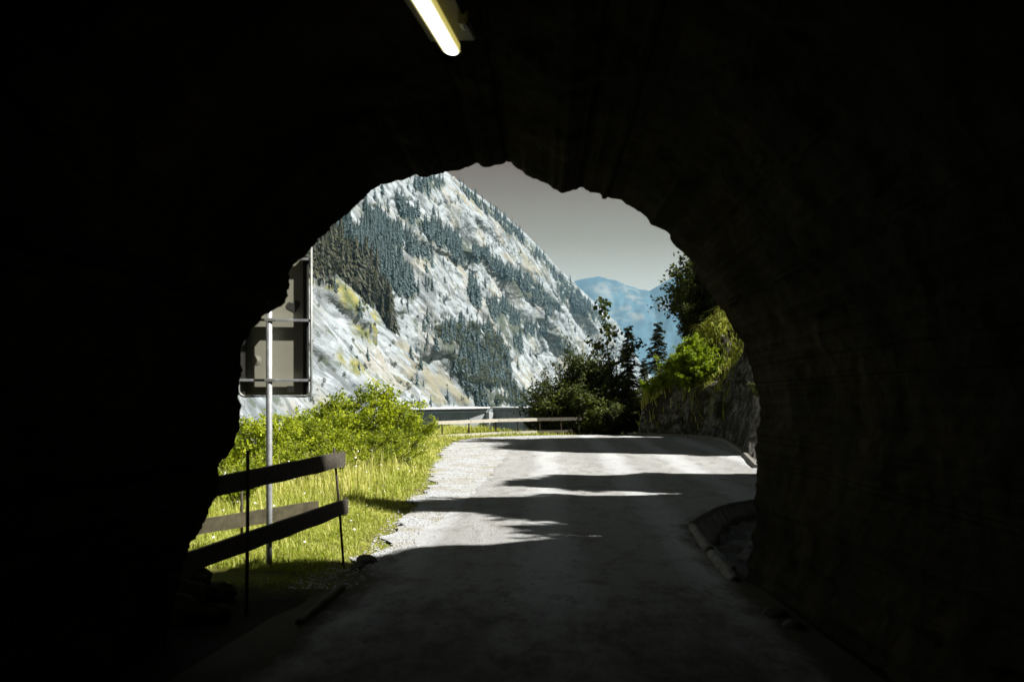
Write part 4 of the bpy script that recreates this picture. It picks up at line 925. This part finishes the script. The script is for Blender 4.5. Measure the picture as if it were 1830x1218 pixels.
# ------------------------------------------------------------------ sign
def build_sign():
    Y = 9.0; o = at(481, 1015, Y); o[2] = gz(o[0], Y)
    s = thing('road_sign', 'tall road sign seen from its bare metal back on one galvanised post', 'sign', tuple(o), R(13))
    L = lambda px, py, dy=0.0: at(px, py, Y) + [0, dy, 0] - o
    mb = MB(); top = L(481, 430); mb.tube([[0, 0, -0.4], [0, 0, 0.5], [0, 0, top[2]]], 0.028, 14); obj('post', mb.mesh('post', M['galv'], True), s)
    x0, x1 = L(430, 0)[0], L(551, 0)[0]; z0, z1 = L(0, 707)[2], L(0, 452)[2]; yp = 0.075
    mb = MB(); mb.box(((x0 + x1) / 2, yp + 0.012, (z0 + z1) / 2), (x1 - x0 - 0.01, 0.004, z1 - z0 - 0.01)); pl = obj('panel', mb.mesh('panel', M['plate']), s)
    # dent
    mb = MB(); c = L(459, 643); an = np.linspace(0, 2 * np.pi, 17)[:-1]
    rr = [0.045, 0.03, 0.014, 0.004]; dd = [0.0, 0.004, 0.012, 0.016]
    V = np.concatenate([np.stack([c[0] + r_ * np.cos(an), np.full(16, yp + 0.009 - 0.001 - 0.5 * d_), c[2] + r_ * np.sin(an)], 1) for r_, d_ in zip(rr, dd)])
    Qs = [[i * 16 + j, i * 16 + (j + 1) % 16, (i + 1) * 16 + (j + 1) % 16, (i + 1) * 16 + j] for i in range(3) for j in range(16)]
    mb.add(V, Qs); obj('dent', mb.mesh('dent', M['plate'], True), pl)
    # side channels
    for xa, xb in ((430, 442.5), (540.5, 551)):
        a, b = L(xa, 0)[0], L(xb, 0)[0]; mb = MB(); mb.box(((a + b) / 2, yp - 0.004, (z0 + z1) / 2), (b - a, 0.024, z1 - z0 - 0.02)); obj('side_channel', mb.mesh('side_channel', M['flange']), s)
    # outer tube with its round lower corner
    r = 0.012; xe = L(555, 0)[0]; xs = L(428, 0)[0]; zb = L(0, 708)[2]; zt = L(0, 438)[2]; c = 0.06
    arc = [[xe - c + c * math.sin(t), 0.03, zb + c - c * math.cos(t)] for t in np.linspace(0, math.pi / 2, 7)]; arcl = [[xs + c - c * math.sin(t), 0.03, zb + c - c * math.cos(t)] for t in np.linspace(math.pi / 2, 0, 7)]
    mb = MB(); mb.tube([[xs, 0.03, zt]] + arcl + arc + [[xe, 0.03, zt]], r, 10); obj('tube_frame', mb.mesh('tube_frame', M['galv_dull'], True), s)
    for py in (460, 571, 679):
        zz = L(0, py)[2]; mb = MB(); mb.box(((x0 + xe) / 2, 0.045, zz), (xe - xs - 0.01, 0.035, 0.022)); rl = obj('rail', mb.mesh('rail', M['galv']), s)
        mb = MB(); mb.box((0.0, 0.0, zz), (0.085, 0.066, 0.03)); mb.tube([[0.05, -0.02, zz], [0.05, 0.03, zz]], 0.008, 6); obj('clamp', mb.mesh('clamp', M['galv_dull']), rl)
    # heart sticker and small pale label
    t = np.linspace(0, 2 * np.pi, 40)[:-1]; hx = 16 * np.sin(t) ** 3; hz = 13 * np.cos(t) - 5 * np.cos(2 * t) - 2 * np.cos(3 * t) - np.cos(4 * t)
    c = L(524, 545); k = 0.062 / 16; a = R(16); X = c[0] + k * (hx * math.cos(a) - hz * math.sin(a)); Z = c[2] + k * (hx * math.sin(a) + hz * math.cos(a))
    V = np.concatenate([np.stack([X, np.full(39, yp + 0.006), Z], 1), [[c[0], yp + 0.006, c[2]]]]); T = [[i, (i + 1) % 39, 39] for i in range(39)]
    mb = MB(); mb.add(V, None, T); hrt = obj('heart_sticker', mb.mesh('heart_sticker', M['sticker_dark']), pl); hrt['label'] = 'dark heart-shaped sticker'
    c = L(519, 695); mb = MB(); mb.box((c[0], yp + 0.008, c[2]), (0.062, 0.002, 0.062)); mb2 = obj('pale_sticker', mb.mesh('pale_sticker', M['sticker_white']), pl)
build_sign()

# ------------------------------------------------------------------ fences
def board_between(a, b, h, th, name, mat, parent, off, warp=0.006):
    a = np.asarray(a, float) - off; b = np.asarray(b, float) - off; ax = b - a; Lg = np.linalg.norm(ax); Bs = basis(ax); n = max(int(Lg / 0.12), 4)
    g = np.random.default_rng(int(abs(a[0] * 1000)) + 3); mb = MB(); t = np.linspace(0, 1, n + 1)
    up = h / 2 + warp * fbm(v3(t * 9, 1.0), 3, 7); dn = -h / 2 + warp * 1.5 * fbm(v3(t * 9, 5.0), 3, 8); V = []
    for k, f in enumerate(t):
        c = a + ax * f; V += [c + Bs[:, 1] * th / 2 + Bs[:, 2] * up[k], c - Bs[:, 1] * th / 2 + Bs[:, 2] * up[k], c - Bs[:, 1] * th / 2 + Bs[:, 2] * dn[k], c + Bs[:, 1] * th / 2 + Bs[:, 2] * dn[k]]
    Q = [[k * 4 + j, k * 4 + (j + 1) % 4, k * 4 + 4 + (j + 1) % 4, k * 4 + 4 + j] for k in range(n) for j in range(4)] + [[0, 1, 2, 3], [n * 4, n * 4 + 1, n * 4 + 2, n * 4 + 3]]
    mb.add(V, Q); return obj(name, mb.mesh(name, mat), parent)
def near_fence():
    P0 = np.array([-2.12, 6.2, 0.0]); P1 = np.array([-1.555, 9.1, 0.0]); off = P1.copy(); off[2] = 0.0
    f = thing('wooden_fence', 'dark two-board fence in the tunnel mouth with wire loops on its board ends', 'fence', tuple(off))
    e = (P1 - P0) / np.linalg.norm(P1 - P0)
    for z0, z1, ext in ((0.95, 0.985, 0.05), (0.50, 0.545, 0.13)):
        a = P0 + [0, 0, z0]; b = P1 + e * ext + [0, 0, z1]
        bd = board_between(a, b, 0.135, 0.032, 'board', M['board'], f, off)
        # wire loop round the end
        Bs = basis(b - a); c = b - off; mb = MB(); pts = []
        for u, w in ((-0.10, 0.078), (0.0, 0.078), (0.014, 0.066), (0.014, -0.066), (0.0, -0.078), (-0.10, -0.078)): pts.append(c + Bs[:, 0] * u + Bs[:, 2] * w - Bs[:, 1] * 0.0)
        mb.tube(pts, 0.0045, 6); obj('wire_loop', mb.mesh('wire_loop', M['rod'], True), bd)
    def post(px, Y, py0, py1, r, lean=0.0):
        a = at(px + lean, py0, Y) - off; b = at(px, py1, Y) - off; a[2] = min(a[2], -0.05); mb = MB(); mb.tube([a, (a + b) / 2 + [0.004, 0, 0], b], r, 7); obj('post', mb.mesh('post', M['rod'], True), f)
    post(597, 9.12, 1015, 800, 0.012, 18); post(443, 7.2, 1040, 805, 0.014, -3)
near_fence()
def second_fence():
    a = at(345, 943, 9.3); b = at(568, 906, 10.6); off = np.array([b[0], b[1], 0.0])
    f = thing('wooden_fence', 'single weathered board in the grass behind the sign post', 'fence', tuple(off))
    board_between(a, b, 0.14, 0.03, 'board', M['old_board'], f, off)
    for px, Y in ((432, 9.85), (500, 10.2)):
        p = at(px, 870 if px < 450 else 915, Y) - off; q = p.copy(); q[2] = -0.05; mb = MB(); mb.tube([q, p], 0.014, 6); obj('post', mb.mesh('post', M['rod'], True), f)
second_fence()
def far_fence():
    K = [(770, 33.4), (841, 35.0), (890, 36.0), (960, 36.9), (1040, 37.6)]; pts = [np.array([(px - 915) / F * Y, Y, 0.0]) for px, Y in K]
    off = pts[2].copy(); off[2] = -0.2; f = thing('wooden_fence', 'pale sunlit low fence along the outer edge of the bend', 'fence', tuple(off))
    for k in range(4):
        a, b = pts[k], pts[k + 1]; e = (b - a) / np.linalg.norm(b - a) * 0.01
        for zt, hh in ((0.55, 0.115), (0.09, 0.09)):
            if k == 3 and zt < 0.3: b_ = a + (b - a) * 0.8
            else: b_ = b
            bd = board_between(a + e + [0, 0, zt + 0.01 * k], b_ - e + [0, 0, zt + 0.01 * (k + 1)], hh, 0.035, 'rail', M['pale_board'] if k < 3 else M['board'], f, off)
    for px in (790, 838, 886, 925, 965, 1003, 1035):
        Y = np.interp(px, [q[0] for q in K], [q[1] for q in K]) + 0.05; x = (px - 915) / F * Y; mb = MB(); mb.box(np.array([x, Y, 0.08]) - off, (0.05, 0.05, 1.15)); obj('post', mb.mesh('post', M['rod']), f)
far_fence()

# ------------------------------------------------------------------ roadside bits
def stone(name, lab, cat, path, r, mat, seed, group=None, sides=9):
    P = np.asarray(path, float); off = P.mean(0); off[2] = 0; mb = MB(); t = np.linspace(0, 1, 22); u = np.linspace(0, 1, len(P))
    Pp = np.stack([np.interp(t, u, P[:, i]) for i in range(3)], 1) - off; mb.tube(Pp, r * (1 + 0.14 * fbm(v3(t * 6, seed), 3, seed)), sides)
    V = np.concatenate(mb.V); V = V + 0.32 * r * np.stack([fbm(V * 9, 3, seed + k) for k in range(3)], 1); mb.V = [V]
    return tag(obj(name, mb.mesh(name, mat, True), None, tuple(off)), lab, cat, group)
def g0(px, py, z=0.0):
    Y = (CZ - z) * F / (py - 700.0); p = at(px, py, Y); return p
stone('kerb_stone', 'rounded pale kerb stone at the far upper end of the drain edge', 'kerb stone', [g0(1240, 944, 0.02), g0(1252, 962, 0.03), g0(1268, 986, 0.01)], 0.055, M['kerb'], 601, 'kerb stones of the drain')
stone('kerb_stone', 'longer rounded kerb stone ending at the foot of the tunnel wall', 'kerb stone', [g0(1273, 990, 0.02), g0(1290, 1012, 0.03), g0(1314, 1042, 0.0)], 0.055, M['kerb'], 607, 'kerb stones of the drain')
stone('timber_pole', 'pale straight pole lying along the road edge by the fence foot', 'pole', [g0(534, 1113, 0.03), g0(572, 1080, 0.04), g0(611, 1048, 0.03)], 0.028, M['old_board'], 613)
def rocks():
    for k, (px, py, s, lab) in enumerate(((655, 1003, 0.075, 'dark fist-sized rock on the shadow line beside the gravel'), (640, 1012, 0.05, 'smaller dark rock beside the larger one on the shadow line'),
                                        (1385, 1098, 0.07, 'dim boulder at the foot of the tunnel wall beyond the kerb stones'), (1420, 1120, 0.06, 'dim rock in the dark below the right tunnel wall'))):
        p = g0(px, py, 0.02); g = np.random.default_rng(620 + k); n, m = 14, 9; V = []
        th = np.linspace(0, 2 * np.pi, n, endpoint=False); ph = np.linspace(0, np.pi, m); TH, PH = np.meshgrid(th, ph, indexing='ij')
        D = np.stack([np.cos(TH) * np.sin(PH), np.sin(TH) * np.sin(PH), np.cos(PH)], -1); rr = s * (1 + 0.35 * fbm(D * 1.7, 4, 630 + k, True)); V = D * rr[..., None] * [1.15, 1, 0.75]
        Q = [[i * m + j, ((i + 1) % n) * m + j, ((i + 1) % n) * m + j + 1, i * m + j + 1] for i in range(n) for j in range(m - 1)]
        mb = MB(); mb.add(V.reshape(-1, 3), Q); tag(obj('rock', mb.mesh('rock', M['stone'], True), None, (p[0], p[1], s * 0.35)), lab, 'rock', 'loose rocks by the road')
rocks()
def added_boulders():  # added dark boulders covering ground that sinks into shade
    g = np.random.default_rng(671)
    for k, (x, y, s) in enumerate(((-2.55, 7.4, 0.20), (-2.35, 6.9, 0.16), (-2.75, 8.0, 0.22), (-2.25, 7.6, 0.11), (-2.45, 6.3, 0.20), (-2.1, 7.0, 0.09), (-2.6, 5.6, 0.26))):
        n, m = 16, 10; th = np.linspace(0, 2 * np.pi, n, endpoint=False); ph = np.linspace(0, np.pi, m); TH, PH = np.meshgrid(th, ph, indexing='ij')
        D = np.stack([np.cos(TH) * np.sin(PH), np.sin(TH) * np.sin(PH), np.cos(PH)], -1); V = D * (s * (1 + 0.4 * fbm(D * 1.6 + k, 4, 680 + k, True)))[..., None] * [1.2, 1, 0.8]
        Q = [[i * m + j, ((i + 1) % n) * m + j, ((i + 1) % n) * m + j + 1, i * m + j + 1] for i in range(n) for j in range(m - 1)]
        mb = MB(); mb.add(V.reshape(-1, 3), Q); tag(obj('boulder', mb.mesh('boulder', M['tunnel']), None, (x, y, s * 0.4)), 'black boulder added under the fence to cover ground lying in shade', 'boulder', 'boulders added at the wall foot')
added_boulders()
def drain():
    # a ribbed concrete apron falling from the road edge to a little stream
    A = [(1.98, 8.9), (2.03, 10.3), (2.11, 11.9), (2.65, 13.25), (3.0, 13.9), (3.6, 14.6)]
    Bq = [(2.12, 8.9), (2.17, 10.0), (2.27, 11.0), (2.68, 12.5), (3.02, 13.35), (3.62, 14.25)]
    n, m = 90, 16; t = np.linspace(0, 1, n); w = np.linspace(0, 1, m); u = np.linspace(0, 1, 6)
    a = np.stack([np.interp(t, u, np.array(A)[:, i]) for i in (0, 1)], 1); b = np.stack([np.interp(t, u, np.array(Bq)[:, i]) for i in (0, 1)], 1)
    XY = a[:, None] * (1 - w)[None, :, None] + b[:, None] * w[None, :, None]
    Z = 0.03 - 0.14 * np.minimum(w / 0.85, 1)[None] - 0.30 * np.clip((w - 0.85) / 0.15, 0, 1)[None] + 0.012 * np.sin(t * 95)[:, None] * np.sin(w * np.pi)[None] + 0.03 * fbm(v3(XY[..., 0] * 5, XY[..., 1] * 5), 4, 640) * (0.35 + w)[None]
    Z[:, 0] = 0.0; XY[:, 0] -= 0.06 * (1 + fbm(v3(t * 14, 0), 3, 641))[:, None]; Z[:, 1] += 0.03
    d = thing('drain_channel', 'ribbed concrete drain at the road edge catching a small stream', 'drain', (2.6, 11.0, 0))
    V = np.concatenate([XY, Z[..., None]], -1) - [2.6, 11.0, 0]
    obj('apron', mesh('apron', V, grid_faces(n, m), [M['drain']], None, True), d)
    mb = MB(); P = np.column_stack([a + [0.0, 0.0], np.full(n, 0.005) + 0.02 * fbm(v3(t * 20, 0), 3, 642)])[18:] - [2.6, 11, 0]; mb.tube(P[::3], 0.032 * (1 + 0.4 * fbm(v3(t[18:][::3] * 30, 2), 3, 643)), 6); obj('lip', mb.mesh('lip', M['stone'], True), d)
    # stream bed ledge
    xs = np.linspace(2.1, 4.3, 30); ys = np.linspace(8.3, 14.6, 60); X, Y = np.meshgrid(xs, ys, indexing='ij'); Z = -0.225 + 0.12 * fbm(v3(X * 3.6, Y * 2.8), 4, 650, True) + 0.03 * fbm(v3(X * 9, Y * 9), 3, 651)
    k = np.stack([X, Y, Z], -1) - [2.6, 11.0, 0]; obj('stream_bed', mesh('stream_bed', k, grid_faces(30, 60), [M['stone']], None, True), d)
    xs = np.linspace(2.12, 4.3, 40); X, Y = np.meshgrid(xs, ys, indexing='ij'); Z = -0.215 + 0 * X + 0.006 * fbm(v3(X * 6, Y * 6), 2, 652)
    tag(obj('stream_water', mesh('stream_water', np.stack([X, Y, Z], -1), grid_faces(40, 60), [M['water']], None, True)), kind='structure')
drain()
def bank_kerb():
    P = [(1352, 838), (1325, 809), (1300, 792), (1285, 787), (1240, 782), (1180, 779.5), (1122, 778)]
    pts = np.array([g0(px, py, 0.0) for px, py in P]); u = np.linspace(0, 1, len(pts)); t = np.linspace(0, 1, 60); Q = np.stack([np.interp(t, u, pts[:, i]) for i in range(3)], 1); Q[:, 2] = 0.03
    mb = MB(); mb.tube(Q, 0.09 * (1 + 0.25 * fbm(v3(t * 25, 0), 3, 660)), 6); o = obj('kerb', mb.mesh('kerb', M['kerb'])); tag(o, kind='structure')
bank_kerb()

# ------------------------------------------------------------------ tunnel lamp
def lamp():
    far = at(808, 84, 4.9); near = at(742, -30, 3.9); off = (far + near) / 2
    l = thing('tunnel_lamp', 'lit fluorescent lamp under the dark tunnel roof', 'lamp', tuple(off))
    ax = far - near; Bs = basis(ax); Lg = np.linalg.norm(ax); f = far - off; nn = near - off
    # diffuser: bright underside strip in a rim painting its yellow halo, rounded far end
    W = 0.035
    def cap(w, dn, mat, name, z):
        pts = []; 
        for t in np.linspace(-math.pi / 2, math.pi / 2, 13): pts.append((Lg / 2 - w + w * math.cos(t) * 2.2, w * math.sin(t)))
        for t in np.linspace(math.pi / 2, 3 * math.pi / 2, 13): pts.append((-Lg / 2 + w + w * math.cos(t) * 2.2, w * math.sin(t)))
        n = len(pts); V = [Bs[:, 0] * p + Bs[:, 1] * q + Bs[:, 2] * z for p, q in pts] + [Bs[:, 0] * p * 1.0 + Bs[:, 1] * q + Bs[:, 2] * (z - dn) for p, q in pts]
        mb = MB(); mb.add(V, [[i, (i + 1) % n, n + (i + 1) % n, n + i] for i in range(n)]); c = [[0, i, i + 1] for i in range(1, n - 1)]; mb.T += [np.array(c) , np.array(c) + n]
        return obj(name, mb.mesh(name, mat), l)
    cap(W * 1.22, 0.03, M['lamp_halo'], 'halo_rim', 0.004); cap(W * 0.86, 0.028, M['lamp_glow'], 'diffuser', -0.003)
    mb = MB(); mb.box(Bs[:, 2] * 0.065 - Bs[:, 0] * 0.0, (Lg * 1.08, 0.24, 0.06), Bs, 0.02); h = obj('housing', mb.mesh('housing', M['lamp_body']), l)
    mb = MB(); c = at(829, 42, 4.5) - off; mb.tube([c - Bs[:, 0] * 0.05, c + Bs[:, 0] * 0.05], 0.022, 8); mb.box(c + Bs[:, 2] * 0.03, (0.06, 0.05, 0.05), Bs); obj('clip', mb.mesh('clip', M['galv_dull']), h)
    for s_ in (-0.35, 0.35):
        mb = MB(); p = Bs[:, 0] * s_ * Lg + Bs[:, 2] * 0.09; mb.tube([p, p + Bs[:, 2] * 0.6], 0.012, 6); obj('hanger', mb.mesh('hanger', M['lamp_body']), h)
lamp()

# ------------------------------------------------------------------ the air of the valley
def haze():
    mb = MB(); lo = np.array([-9500, -9500, -49.0]); hi = np.array([12500, 12500, 1160.0]); V = [(x, y, z) for x in (lo[0], hi[0]) for y in (lo[1], hi[1]) for z in (lo[2], hi[2])]
    Q = [[0, 1, 3, 2], [4, 6, 7, 5], [0, 4, 5, 1], [2, 3, 7, 6], [0, 2, 6, 4], [1, 5, 7, 3]]
    m = bpy.data.materials.new('valley_air'); m.use_nodes = True; nt = m.node_tree; nt.nodes.remove(nt.nodes['Principled BSDF'])
    pv = nt.nodes.new('ShaderNodeVolumePrincipled'); pv.inputs['Density'].default_value = 5.0e-5; pv.inputs['Color'].default_value = (0.33, 0.60, 0.78, 1); pv.inputs['Anisotropy'].default_value = 0.0
    nt.links.new(pv.outputs[0], nt.nodes['Material Output'].inputs['Volume'])
    o = obj('haze', mesh('haze', V, np.array(Q), [m])); tag(o, 'thin blue valley haze', 'haze', kind='stuff')
haze()
